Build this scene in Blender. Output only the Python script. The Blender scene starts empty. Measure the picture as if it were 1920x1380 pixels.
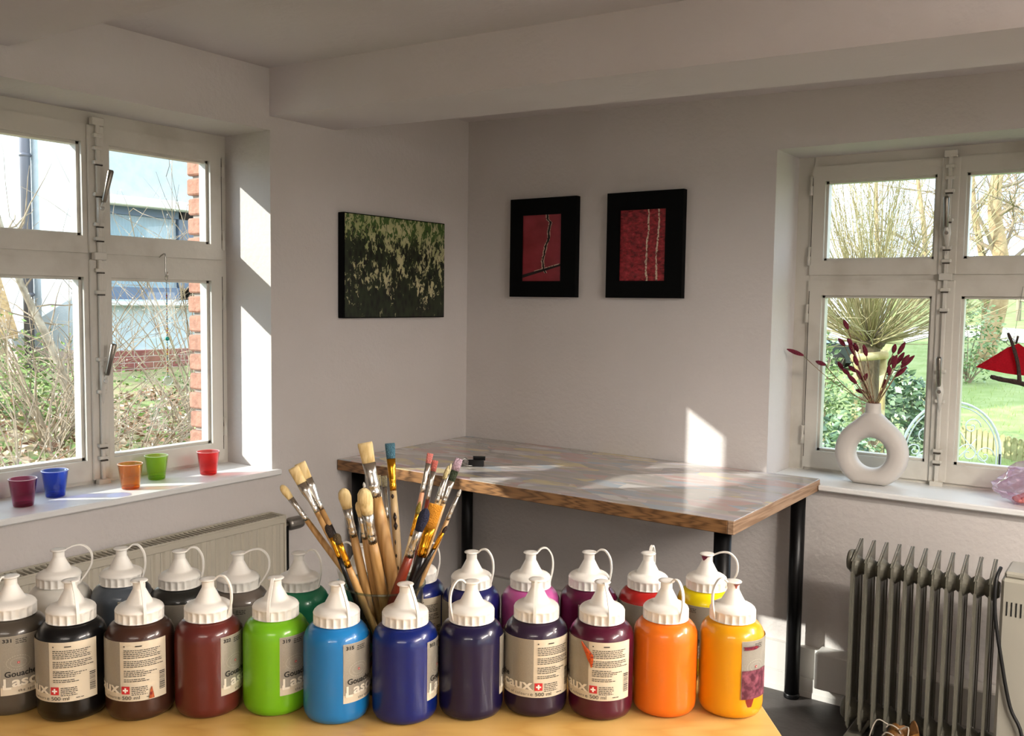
import bpy, bmesh, math, random
import numpy as np
from math import sin, cos, pi, radians, sqrt, atan2
from mathutils import Vector, Matrix

random.seed(7)
SC = bpy.context.scene
COL = SC.collection
# ------------------------------------------------------------------ camera
F = 1719.2                                   # focal length in pixels of the 1920x1380 frame
YAW, PITCH, ROLL = 0.61605777, -0.07270057, 0.01315498
CAM = np.array([2.56345, -3.2628, 1.3508])   # the room's far left corner is (0,0); table top z = 0.737
FW = np.array([-sin(YAW)*cos(PITCH), cos(YAW)*cos(PITCH), sin(PITCH)])
_r = np.array([cos(YAW), sin(YAW), 0.0]); _u = np.cross(_r, FW)
RT = _r*cos(ROLL) + _u*sin(ROLL); UP = -_r*sin(ROLL) + _u*cos(ROLL)
cam = bpy.data.cameras.new('camera'); camo = bpy.data.objects.new('camera', cam); COL.objects.link(camo)
cam.sensor_width = 36.0; cam.lens = 36.0*F/1920.0; cam.clip_start = 0.02; cam.clip_end = 300
camo.matrix_world = Matrix(((RT[0], UP[0], -FW[0], CAM[0]), (RT[1], UP[1], -FW[1], CAM[1]),
                            (RT[2], UP[2], -FW[2], CAM[2]), (0, 0, 0, 1)))
SC.camera = camo
def ray(px, py): return FW + RT*(px-960)/F - UP*(py-690)/F
def P(ax, val, px, py):
    "the point where the line of sight through a photo pixel meets the plane axis = val"
    d = ray(px, py); return Vector(CAM + d*((val-CAM[ax])/d[ax]))
def D(w, px, py): return Vector(CAM + ray(px, py)*w)
# ------------------------------------------------------------------ world, sun, exposure
W = bpy.data.worlds.new('sky'); SC.world = W; W.use_nodes = True
nt = W.node_tree; nt.nodes.clear()
_o = nt.nodes.new('ShaderNodeOutputWorld'); _b = nt.nodes.new('ShaderNodeBackground')
_n = nt.nodes.new('ShaderNodeTexNoise'); _n.inputs['Scale'].default_value = 2.6; _n.inputs['Detail'].default_value = 5
_c = nt.nodes.new('ShaderNodeValToRGB')
_c.color_ramp.elements[0].position = 0.42; _c.color_ramp.elements[0].color = (0.52, 0.74, 0.98, 1)
_c.color_ramp.elements[1].position = 0.6; _c.color_ramp.elements[1].color = (1, 1, 1, 1)
_t = nt.nodes.new('ShaderNodeTexCoord')
nt.links.new(_t.outputs['Generated'], _n.inputs['Vector']); nt.links.new(_n.outputs['Fac'], _c.inputs['Fac'])
nt.links.new(_c.outputs['Color'], _b.inputs['Color']); nt.links.new(_b.outputs['Background'], _o.inputs['Surface'])
_b.inputs['Strength'].default_value = 3.3
SUN_D = Vector((1.0, 1.026, -0.64)).normalized()
sl = bpy.data.lights.new('sun', 'SUN'); sl.energy = 7.0; sl.angle = radians(0.6); sl.color = (1, 0.96, 0.90)
so = bpy.data.objects.new('sun', sl); COL.objects.link(so); so.location = (-8, -9, 8)
so.rotation_euler = SUN_D.to_track_quat('-Z', 'Y').to_euler()
vs = SC.view_settings
vs.view_transform = 'Standard'; vs.look = 'None'; vs.gamma = 1.0; vs.use_curve_mapping = False
vs.exposure = 0.2
SC.display_settings.display_device = 'sRGB'
FILL_W = 124.0
try:
    SC.cycles.use_denoising = True; SC.cycles.max_bounces = 8; SC.cycles.diffuse_bounces = 5
    SC.cycles.transparent_max_bounces = 16; SC.cycles.caustics_reflective = False; SC.cycles.caustics_refractive = False
except Exception: pass

# ------------------------------------------------------------------ materials
def lin(h):
    h = h.lstrip('#'); out = []
    for i in (0, 2, 4):
        c = int(h[i:i+2], 16)/255; out.append(c/12.92 if c <= .04045 else ((c+.055)/1.055)**2.4)
    return (*out, 1.0)
MATS = {}
def mat(name, col='#ffffff', rough=.5, metal=0., coat=0., spec=.5, noise=None, bump=None, trans=None, alpha=None):
    "principled material; noise = (scale, second colour, low, high[, stretch]); bump = (scale, strength[, stretch])"
    if name in MATS: return MATS[name]
    m = bpy.data.materials.new(name); m.use_nodes = True; MATS[name] = m
    n = m.node_tree; b = n.nodes['Principled BSDF']
    c = lin(col) if isinstance(col, str) else col
    b.inputs['Base Color'].default_value = c; m.diffuse_color = c
    b.inputs['Roughness'].default_value = rough; b.inputs['Metallic'].default_value = metal
    b.inputs['Coat Weight'].default_value = coat; b.inputs['Coat Roughness'].default_value = .08
    b.inputs['Specular IOR Level'].default_value = spec
    if trans: b.inputs['Transmission Weight'].default_value = trans
    if alpha is not None: b.inputs['Alpha'].default_value = alpha
    tc = n.nodes.new('ShaderNodeTexCoord')
    def vec(st):
        if not st: return tc.outputs['Object']
        mp = n.nodes.new('ShaderNodeMapping'); mp.inputs['Scale'].default_value = st
        n.links.new(tc.outputs['Object'], mp.inputs['Vector']); return mp.outputs['Vector']
    if noise:
        t = n.nodes.new('ShaderNodeTexNoise'); t.inputs['Scale'].default_value = noise[0]; t.inputs['Detail'].default_value = 6
        r = n.nodes.new('ShaderNodeValToRGB'); r.color_ramp.elements[0].position = noise[2]; r.color_ramp.elements[1].position = noise[3]
        r.color_ramp.elements[0].color = c; r.color_ramp.elements[1].color = lin(noise[1])
        n.links.new(vec(noise[4] if len(noise) > 4 else None), t.inputs['Vector'])
        n.links.new(t.outputs['Fac'], r.inputs['Fac']); n.links.new(r.outputs['Color'], b.inputs['Base Color'])
    if bump:
        t = n.nodes.new('ShaderNodeTexNoise'); t.inputs['Scale'].default_value = bump[0]; t.inputs['Detail'].default_value = 5
        bp = n.nodes.new('ShaderNodeBump'); bp.inputs['Strength'].default_value = bump[1]; bp.inputs['Distance'].default_value = .01
        n.links.new(vec(bump[2] if len(bump) > 2 else None), t.inputs['Vector'])
        n.links.new(t.outputs['Fac'], bp.inputs['Height']); n.links.new(bp.outputs['Normal'], b.inputs['Normal'])
    return m
def nodes_of(name):
    m = bpy.data.materials.new(name); m.use_nodes = True; MATS[name] = m
    n = m.node_tree; return m, n, n.nodes['Principled BSDF']
def N(n, kind, **kw):
    x = n.nodes.new(kind)
    for k, v in kw.items():
        if k in x.inputs: x.inputs[k].default_value = v
        else: setattr(x, k, v)
    return x
def ramp(n, fac, stops):
    r = n.nodes.new('ShaderNodeValToRGB'); e = r.color_ramp.elements
    while len(e) < len(stops): e.new(.5)
    for i, (p, c) in enumerate(stops):
        e[i].position = p; e[i].color = lin(c) if isinstance(c, str) else (c, c, c, 1)
    n.links.new(fac, r.inputs['Fac']); return r.outputs['Color']
def objvec(n, scale=(1, 1, 1), rot=(0, 0, 0), loc=(0, 0, 0)):
    tc = n.nodes.new('ShaderNodeTexCoord'); mp = n.nodes.new('ShaderNodeMapping')
    mp.inputs['Scale'].default_value = scale; mp.inputs['Rotation'].default_value = rot; mp.inputs['Location'].default_value = loc
    n.links.new(tc.outputs['Object'], mp.inputs['Vector']); return mp.outputs['Vector']
def mixc(n, fac, a, b):
    x = n.nodes.new('ShaderNodeMix'); x.data_type = 'RGBA'
    for sock, v in ((x.inputs[0], fac), (x.inputs[6], a), (x.inputs[7], b)):
        if hasattr(v, 'is_linked'): n.links.new(v, sock)
        elif isinstance(v, str): sock.default_value = lin(v)
        else: sock.default_value = v
    return x.outputs[2]
def glassy(name, tint, gloss=1.0, rough=.02, ior=1.45, body=None, bodyw=0.):
    "thin tinted glass: what is behind shows through in the tint, with a fresnel gloss"
    m = bpy.data.materials.new(name); m.use_nodes = True; MATS[name] = m
    n = m.node_tree; n.nodes.clear()
    o = n.nodes.new('ShaderNodeOutputMaterial'); t = n.nodes.new('ShaderNodeBsdfTransparent'); g = n.nodes.new('ShaderNodeBsdfGlossy')
    t.inputs['Color'].default_value = lin(tint) if isinstance(tint, str) else tint
    g.inputs['Roughness'].default_value = rough
    f = n.nodes.new('ShaderNodeLayerWeight'); f.inputs['Blend'].default_value = .5
    pw = n.nodes.new('ShaderNodeMath'); pw.operation = 'POWER'; pw.inputs[1].default_value = 5.0
    n.links.new(f.outputs['Facing'], pw.inputs[0]); r0 = ((ior-1)/(ior+1))**2
    mu = n.nodes.new('ShaderNodeMath'); mu.operation = 'MULTIPLY_ADD'; mu.inputs[1].default_value = (1-r0)*gloss; mu.inputs[2].default_value = r0*gloss
    mu.use_clamp = True; n.links.new(pw.outputs[0], mu.inputs[0])
    mx = n.nodes.new('ShaderNodeMixShader'); n.links.new(mu.outputs[0], mx.inputs['Fac'])
    src = t.outputs[0]
    if body:
        d = n.nodes.new('ShaderNodeBsdfTranslucent'); d.inputs['Color'].default_value = lin(body)
        m2 = n.nodes.new('ShaderNodeMixShader'); m2.inputs['Fac'].default_value = bodyw
        n.links.new(src, m2.inputs[1]); n.links.new(d.outputs[0], m2.inputs[2]); src = m2.outputs[0]
    n.links.new(src, mx.inputs[1]); n.links.new(g.outputs[0], mx.inputs[2])
    n.links.new(mx.outputs[0], o.inputs['Surface']); return m

PLASTER = mat('wall_plaster', '#d0cbc8', .9, noise=(1.1, '#c5bfba', .35, .75), bump=(55, .25))
CEIL = mat('ceiling_plaster', '#d8d2d1', .92, noise=(1.3, '#cac3c0', .4, .8), bump=(40, .2))
WHITE = mat('white_gloss_paint', '#c9c5bb', .38, noise=(6, '#b5afa3', .55, .8), bump=(30, .12))
SILL = mat('sill_paint', '#e9e9e7', .3)
CRACK = mat('dark_gap', '#3a332b', .9)
STEEL = mat('steel', '#b9b7b2', .25, 1.0)
DKMETAL = mat('handle_metal', '#837d74', .28, 1.0)
BLACK = mat('black_metal', '#060607', .35, spec=.3)
PANE = glassy('window_glass', (0.97, 0.985, 0.98, 1), 1.0, .01)
FLOOR = mat('floor_lino', '#4b4644', .55, noise=(14, '#3c3836', .35, .7), bump=(60, .1))

# ------------------------------------------------------------------ mesh builder
class MB:
    def __init__(s): s.v = []; s.f = []; s.mi = []; s.sm = []
    def add(s, vs, fs, mi=0, smooth=False):
        o = len(s.v); s.v += [tuple(v) for v in vs]
        for f in fs: s.f.append(tuple(i+o for i in f)); s.mi.append(mi); s.sm.append(smooth)
        return s
    def box(s, a, b, mi=0, m=None):
        x0, y0, z0 = a; x1, y1, z1 = b
        vs = [Vector(q) for q in ((x0,y0,z0),(x1,y0,z0),(x1,y1,z0),(x0,y1,z0),(x0,y0,z1),(x1,y0,z1),(x1,y1,z1),(x0,y1,z1))]
        if m: vs = [m @ q for q in vs]
        return s.add(vs, [(0,3,2,1),(4,5,6,7),(0,1,5,4),(1,2,6,5),(2,3,7,6),(3,0,4,7)], mi)
    def cbox(s, a, b, c=.003, mi=0, m=None):
        "box with chamfered edges"
        bm = bmesh.new(); bmesh.ops.create_cube(bm, size=1)
        sx, sy, sz = (b[i]-a[i] for i in range(3)); ce = [(a[i]+b[i])/2 for i in range(3)]
        for v in bm.verts: v.co = Vector((v.co.x*sx+ce[0], v.co.y*sy+ce[1], v.co.z*sz+ce[2]))
        bmesh.ops.bevel(bm, geom=list(bm.edges), offset=min(c, .45*min(abs(sx), abs(sy), abs(sz))), segments=1, affect='EDGES', profile=.5)
        bm.verts.index_update()
        vs = [(m @ v.co if m else v.co.copy()) for v in bm.verts]
        s.add(vs, [[v.index for v in f.verts] for f in bm.faces], mi); bm.free(); return s
    def tube(s, pts, rad, sides=8, mi=0, cap=True, smooth=True, flat=None):
        pts = [Vector(p) for p in pts]; n = len(pts)
        rad = [rad]*n if not hasattr(rad, '__len__') else rad
        t0 = (pts[1]-pts[0]).normalized()
        ref = Vector(flat) if flat is not None else (Vector((0,0,1)) if abs(t0.z) < .9 else Vector((1,0,0)))
        vs = []; fs = []
        for i, p in enumerate(pts):
            t = (pts[min(i+1,n-1)]-pts[max(i-1,0)]).normalized()
            a = (ref - t*ref.dot(t))
            a = a.normalized() if a.length > 1e-6 else t.orthogonal().normalized()
            b = t.cross(a); ref = a
            r = rad[i]; ra, rb = r if hasattr(r, '__len__') else (r, r)
            for k in range(sides):
                q = 2*pi*(k+.5*(sides == 4))/sides; vs.append(p + a*(ra*cos(q)) + b*(rb*sin(q)))
        for i in range(n-1):
            for k in range(sides):
                k2 = (k+1) % sides; fs.append((i*sides+k, i*sides+k2, (i+1)*sides+k2, (i+1)*sides+k))
        s.add(vs, fs, mi, smooth)
        if cap:
            o = len(s.v)-len(vs)
            s.f.append(tuple(o+k for k in reversed(range(sides)))); s.mi.append(mi); s.sm.append(False)
            s.f.append(tuple(o+(n-1)*sides+k for k in range(sides))); s.mi.append(mi); s.sm.append(False)
        return s
    def lathe(s, prof, segs=32, c=(0,0,0), mi=0, smooth=True, fn=None, m=None, caps=True):
        "prof = [(r, z)]; fn(r, z, angle) can change the radius"
        vs = []; fs = []; n = len(prof)
        for (r, z) in prof:
            for k in range(segs):
                a = 2*pi*k/segs; rr = fn(r, z, a) if fn else r
                q = Vector((c[0]+rr*cos(a), c[1]+rr*sin(a), c[2]+z)); vs.append(m @ q if m else q)
        for i in range(n-1):
            for k in range(segs):
                k2 = (k+1) % segs; fs.append((i*segs+k, i*segs+k2, (i+1)*segs+k2, (i+1)*segs+k))
        o = len(s.v); s.add(vs, fs, mi, smooth)
        if caps:
            if prof[0][0] > 1e-5: s.f.append(tuple(o+k for k in reversed(range(segs)))); s.mi.append(mi); s.sm.append(False)
            if prof[-1][0] > 1e-5: s.f.append(tuple(o+(n-1)*segs+k for k in range(segs))); s.mi.append(mi); s.sm.append(False)
        return s
    def prism(s, poly, a0, a1, axis=1, mi=0):
        "polygon in the two other axes, extruded along axis from a0 to a1"
        n = len(poly); vs = []
        for a in (a0, a1):
            for (u, w) in poly:
                q = [u, w]; q.insert(axis, a); vs.append(q)
        fs = [tuple(range(n)), tuple(reversed(range(n, 2*n)))]
        for i in range(n): j = (i+1) % n; fs.append((i, n+i, n+j, j))
        return s.add(vs, fs, mi)
    def mesh(s, name, mats):
        me = bpy.data.meshes.new(name); me.from_pydata([tuple(v) for v in s.v], [], s.f)
        me.polygons.foreach_set('material_index', s.mi); me.polygons.foreach_set('use_smooth', s.sm)
        for m in (mats if isinstance(mats, (list, tuple)) else [mats]): me.materials.append(m)
        bm = bmesh.new(); bm.from_mesh(me); bmesh.ops.recalc_face_normals(bm, faces=bm.faces); bm.to_mesh(me); bm.free()
        me.update(); return me
    def build(s, name, mats, parent=None, **kw): return link(name, s.mesh(name, mats), parent, **kw)
def link(name, me, parent=None, loc=None, rz=None, label=None, cat=None, group=None, kind=None):
    o = bpy.data.objects.new(name, me); COL.objects.link(o)
    if parent: o.parent = parent
    if loc is not None: o.location = loc
    if rz is not None: o.rotation_euler = (0, 0, rz)
    for k, v in (('label', label), ('category', cat), ('group', group), ('kind', kind)):
        if v: o[k] = v
    return o
def thing(name, label=None, cat=None, loc=(0,0,0), rz=0, group=None, kind=None):
    return link(name, None, None, loc, rz, label, cat, group, kind)
def bez(p0, p1, p2, n=10):
    p0, p1, p2 = Vector(p0), Vector(p1), Vector(p2)
    return [p0*(1-t)**2 + p1*(2*t*(1-t)) + p2*t*t for t in (i/n for i in range(n+1))]
def smoothpts(pts, k=4):
    "catmull-rom through the points"
    q = [Vector(p) for p in pts]; q = [q[0]*2-q[1]] + q + [q[-1]*2-q[-2]]; out = []
    for i in range(1, len(q)-2):
        for j in range(k):
            t = j/k; a, b, c, d = q[i-1], q[i], q[i+1], q[i+2]
            out.append(.5*((2*b) + (c-a)*t + (2*a-5*b+4*c-d)*t*t + (3*b-a-3*c+d)*t**3))
    out.append(q[-2]); return out

# ================================================================== ROOM SHELL
ZF = -0.055                                   # floor level
XR, YN = 4.7, -5.3                            # far sides of the room, behind the camera
TH = .32
SAG = -0.027                                  # the old beams and ceiling fall this much per metre
link('floor', MB().box((-.3, YN-.2, ZF-.1), (XR+TH, .3, ZF)).mesh('floor', FLOOR), kind='structure')
WY0, WY1, WZ0, WZ1 = -2.125, -1.115, .735, 1.932     # left window opening
VX0, VX1, VZ0, VZ1 = 1.405, 2.479, .713, 1.906       # back window opening
b = MB(); b.box((-TH, YN, ZF), (0, WY0, 2.5)).box((-TH, WY1, ZF), (0, TH, 2.5)).box((-TH, WY0, ZF), (0, WY1, WZ0)).box((-TH, WY0, WZ1), (0, WY1, 2.5))
wall_left = b.build('wall_left', PLASTER, kind='structure')
b = MB(); b.box((0, 0, ZF), (VX0, TH, 2.5)).box((VX1, 0, ZF), (XR, TH, 2.5)).box((VX0, 0, ZF), (VX1, TH, VZ0)).box((VX0, 0, VZ1), (VX1, TH, 2.5))
wall_back = b.build('wall_back', PLASTER, kind='structure')
FILL_WIN = ((-1.95, .742), (-3.75, .742))              # two unseen windows of the same kind, added for sky fill
b = MB(); yy = TH
for (yc_, _) in FILL_WIN:
    b.box((XR, yc_+.505, ZF), (XR+TH, yy, 2.5)).box((XR, yc_-.505, ZF), (XR+TH, yc_+.505, WZ0)).box((XR, yc_-.505, WZ1), (XR+TH, yc_+.505, 2.5)); yy = yc_-.505
b.box((XR, YN, ZF), (XR+TH, yy, 2.5))
b.build('wall_right', PLASTER, kind='structure')
MB().box((-TH, YN-.2, ZF), (XR+TH, YN, 2.5)).build('wall_front', PLASTER, kind='structure')
# ceiling: falls towards +x like the beams
def slab(y0, y1, zb0, zt0, name, parent=None, kind=None, x0=-.05, x1=XR+.05, m=CEIL):
    vs = []
    for x in (x0, x1):
        for (y, z) in ((y0, zb0), (y1, zb0), (y1, zt0), (y0, zt0)): vs.append((x, y, z+SAG*x))
    return MB().add(vs, [(0,1,2,3),(7,6,5,4),(0,4,5,1),(1,5,6,2),(2,6,7,3),(3,7,4,0)]).build(name, m, parent, kind=kind)
ceiling = slab(YN-.1, .2, 2.142, 2.40, 'ceiling', kind='structure')
slab(-1.117, -.808, 1.980, 2.2, 'beam', ceiling)
slab(-2.36, -2.0, 2.015, 2.2, 'beam', ceiling)
slab(-3.75, -3.4, 2.0, 2.2, 'beam', ceiling)
# outer brick jamb of the left window, each brick a part of the wall
BRICK = mat('orange_brick', '#a1745f', .85, noise=(30, '#855a47', .4, .7), bump=(70, .5))
MORTAR = mat('mortar', '#9a9186', .95)
zz = .70; i = 0; yj = P(0, -.45, 366, 400).y
while zz < 1.98:
    off = random.uniform(-.006, .006)
    bb = MB().cbox((-.50, yj+off*.6, zz), (-TH-.001, -.95, zz+.062), .006)
    bb.build('brick', BRICK, wall_left); zz += .074; i += 1
MB().box((-.485, yj+.016, .6), (-TH-.001, -.95, 2.0)).build('mortar_bed', MORTAR, wall_left)
# wall foot: cable duct and skirting along the back wall
DUCT = mat('duct_plastic', '#d2cfc9', .45)
zt = P(1, -.05, 1500, 1217).z
duct = MB().box((0, -.027, ZF+.075), (XR, 0, zt)).box((0, -.023, ZF+.07), (XR, 0, ZF+.075)).box((0, -.029, ZF+.02), (XR, 0, ZF+.07)).box((0, -.031, ZF), (XR, 0, ZF+.02))
duct.build('baseboard_back', DUCT, kind='structure')
x0 = P(1, -.06, 1530, 1260).x
MB().cbox((x0, -.085, ZF+.062), (x0+.62, -.003, zt+.012), .004).build('trim_1', DUCT, kind='structure')

# ================================================================== WINDOWS
def make_window(name, loc, rz, tilt, swing):
    w = thing(name, loc=loc, rz=rz, kind='structure')
    yi, yo = .235, .30                                   # inner face and outer face of the frame
    f = MB()
    f.box((-.537, yi+.012, -.01), (-.478, yo, 1.20)).box((.478, yi+.012, -.01), (.537, yo, 1.20))
    f.box((-.48, yi+.012, -.01), (.48, yo, .016)).box((-.48, yi+.012, 1.146), (.48, yo, 1.20))
    f.box((-.48, yi+.008, .722), (.48, yo, .746)).box((-.012, yi+.03, .01), (.012, yo, 1.15))
    f.build('frame', WHITE, w)
    for sx in (-1, 1):
        for (z0, z1, p0, p1) in ((.012, .724, .078, .668), (.744, 1.148, .798, 1.093)):
            c = MB(); a0, a1 = .004, .482; q0, q1 = .047, .432
            X = lambda u0, u1: (min(sx*u0, sx*u1), max(sx*u0, sx*u1))
            for (u0, u1, v0, v1) in ((a0, q0, z0, z1), (q1, a1, z0, z1), (q0, q1, z0, p0), (q0, q1, p1, z1)):
                xa, xb = X(u0, u1); c.box((xa, yi, v0), (xb, yo-.008, v1))
            # inner moulding step round the glass
            for (u0, u1, v0, v1) in ((q0, q0+.009, p0, p1), (q1-.009, q1, p0, p1), (q0, q1, p0, p0+.009), (q0, q1, p1-.009, p1)):
                xa, xb = X(u0, u1); c.box((xa, yi+.016, v0), (xb, yo-.012, v1))
            cas = c.build('casement', WHITE, w)
            xa, xb = X(q0, q1)
            MB().box((xa, yi+.03, p0), (xb, yi+.033, p1)).build('pane', PANE, cas)
            for hz in (z0+.07*(z1-z0)/.4, z1-.07*(z1-z0)/.4):                      # hinges at the outer edge
                hx = sx*.484
                cas_h = MB().tube([(hx, yi-.002, hz-.035), (hx, yi-.002, hz-.002), (hx, yi-.002, hz+.001), (hx, yi-.002, hz+.035)], [.0065, .0065, .0045, .0065], 8)
                cas_h.build('hinge', WHITE, w)
            g = MB().box((sx*.4785-.0012, yi-.0006, z0+.04), (sx*.4785+.0012, yi+.004, z1-.04)); g.build('joint', CRACK, w)
    # astragal strip and espagnolette bolt on the middle
    MB().cbox((-.031, yi-.008, .012), (.027, yi+.002, .724), .003).build('cover_strip', WHITE, w)
    MB().cbox((-.031, yi-.008, .744), (.027, yi+.002, 1.148), .003).build('cover_strip', WHITE, w)
    MB().cbox((-.009, yi-.022, -.004), (.004, yi-.011, 1.165), .002).build('bolt_rod', WHITE, w)
    for z in (.004, .085, .125, .30, .405, .62, .69, .735, .79, .835, .93, 1.03, 1.075, 1.115, 1.158):
        big = z in (.004, .735, 1.158)
        e = MB(); h = .012 if big else .006; wd = .021 if big else .015
        e.cbox((-.0025-wd, yi-.026 if big else yi-.024, z-h), (-.0025+wd, yi-.006, z+h), .002)
        e.build('bolt_guide', WHITE, w)
        if z in (.085, .125, .62, .69, .79, .835, .93, 1.03):
            MB().box((-.014, yi-.0265, z-.0105), (.009, yi-.02, z-.0065)).build('joint', CRACK, w)
    for (z, flip) in ((.335, 1), (.885, 1)):
        root = Vector((-.002, yi-.03, z))
        pl = MB().tube([(-.002, yi-.018, z-.075), (-.002, yi-.024, z-.02), (-.002, yi-.03, z), (-.002, yi-.024, z+.02), (-.002, yi-.018, z+.05)], [(.004, .004), (.009, .006), (.013, .008), (.009, .006), (.005, .004)], 8)
        hp = pl.build('handle', WHITE, w)
        k = MB().tube([root+Vector((0, -.012, 0)), root+Vector((0, 0, 0))], .006, 10); k.build('rivet', STEEL, hp)
        d = Vector((sin(tilt), -.22, cos(tilt))).normalized()
        s0 = root + Vector((sin(tilt)*.008+swing, -.006, .012)); 
        lv = MB().tube([root+Vector((0,-.002,0)), s0+d*.012], [(.006, .004), (.005, .004)], 8); lv.build('lever', WHITE, hp)
        MB().tube([s0+d*.008, s0+d*.014, s0+d*.05, s0+d*.108, s0+d*.113], [.0068, .0085, .0080, .0098, .007], 12).build('grip', DKMETAL, hp)
    return w
win1 = make_window('window_1', (0, -1.62, .742), pi/2, .12, .004)
win2 = make_window('window_2', (1.942, 0, .72), 0, .02, -.004)
for k_, (yc_, zc_) in enumerate(FILL_WIN): make_window('window_%d' % (3+k_), (XR, yc_, zc_), -pi/2, .1, .01)  # added openings out of view, they bring skylight into the room
# sills, with the nosing inside the room
sb = MB().cbox((-.25, WY0+.001, .722), (.0, WY1-.001, .742), .001).cbox((-.004, WY0-.03, .722), (.026, WY1+.026, .742), .004)
o = sb.build('sill', SILL); o.parent = win1; o.matrix_parent_inverse = (Matrix.Translation(win1.location) @ Matrix.Rotation(pi/2, 4, 'Z')).inverted()
sb = MB().cbox((VX0+.001, .0, .70), (VX1-.001, .25, .72), .001).cbox((1.603, -.036, .70), (VX1+.03, .004, .72), .004)
o = sb.build('sill', SILL); o.parent = win2; o.matrix_parent_inverse = Matrix.Translation(win2.location).inverted()

# ================================================================== FILL LAMPS (unseen; one warm lamp inferred, the set added to brighten the room)
FILL_COL = (1.0, .92, .83)
def add_fill_lamp(label, x, y, rz, watt):
    z = 2.142 + SAG*x
    t = thing('fill_lamp', label, 'lamp', (x, y, z), rz, 'unseen fill lamps added to brighten the room')
    LW_ = mat('lamp_white', '#e8e6e0', .4)
    for sx in (-.5, .5): MB().tube([(sx, 0, 0), (sx, 0, -.17)], .004, 6).build('suspension', STEEL, t)
    MB().cbox((-.62, -.05, -.19), (.62, .05, -.165), .005).build('housing', LW_, t)
    m, n, bs = nodes_of('lamp_diffuser'); bs.inputs['Emission Color'].default_value = (*FILL_COL, 1); bs.inputs['Emission Strength'].default_value = 4.0
    MB().cbox((-.60, -.045, -.205), (.60, .045, -.19), .006).build('diffuser', m, t)
    for (zl, rx, k) in ((-.208, 0, .62), (-.160, pi, .38)):  # the upward light is added to brighten the ceiling
        l = bpy.data.lights.new('fill_light', 'AREA'); l.shape = 'RECTANGLE'; l.size = 1.18; l.size_y = .09; l.energy = watt*k; l.color = FILL_COL
        lo = bpy.data.objects.new('fill_light', l); COL.objects.link(lo); lo.parent = t; lo.location = (0, 0, zl); lo.rotation_euler = (rx, 0, 0)
add_fill_lamp('unseen long white fill lamp over the open floor behind the paint bottles', 2.9, -4.4, YAW, FILL_W*.22)
add_fill_lamp('unseen long white fill lamp near the right wall of the room', 3.9, -2.5, YAW+pi/2, FILL_W*.85)
add_fill_lamp('added unseen fill lamp between the beams above the oil heater side', 3.55, -1.5, 0, FILL_W*.7)

# ================================================================== WORK TABLE
def wood_mat(name, c1, c2, scale, stretch, rough=.45, dist=3.0, coat=0.):
    m, n, b = nodes_of(name)
    w = N(n, 'ShaderNodeTexWave', Scale=scale, Distortion=dist, Detail=3.0); w.inputs['Detail Scale'].default_value = 1.2
    n.links.new(objvec(n, stretch), w.inputs['Vector'])
    no = N(n, 'ShaderNodeTexNoise', Scale=scale*3, Detail=4.0); n.links.new(objvec(n, stretch), no.inputs['Vector'])
    col = ramp(n, w.outputs['Fac'], [(0.1, c1), (.75, c2), (1, c1)])
    n.links.new(mixc(n, ramp(n, no.outputs['Fac'], [(.35, 0.), (.8, .5)]), col, c2), b.inputs['Base Color'])
    b.inputs['Roughness'].default_value = rough; b.inputs['Coat Weight'].default_value = coat
    return m
PINE_EDGE = wood_mat('stained_pine_edge', '#946b42', '#5a3c20', 9, (.25, .25, 6), .4, 5)
PINE_END = wood_mat('pale_pine_edge', '#b6977a', '#8a6b50', 9, (.25, .25, 7), .45, 5)
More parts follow.
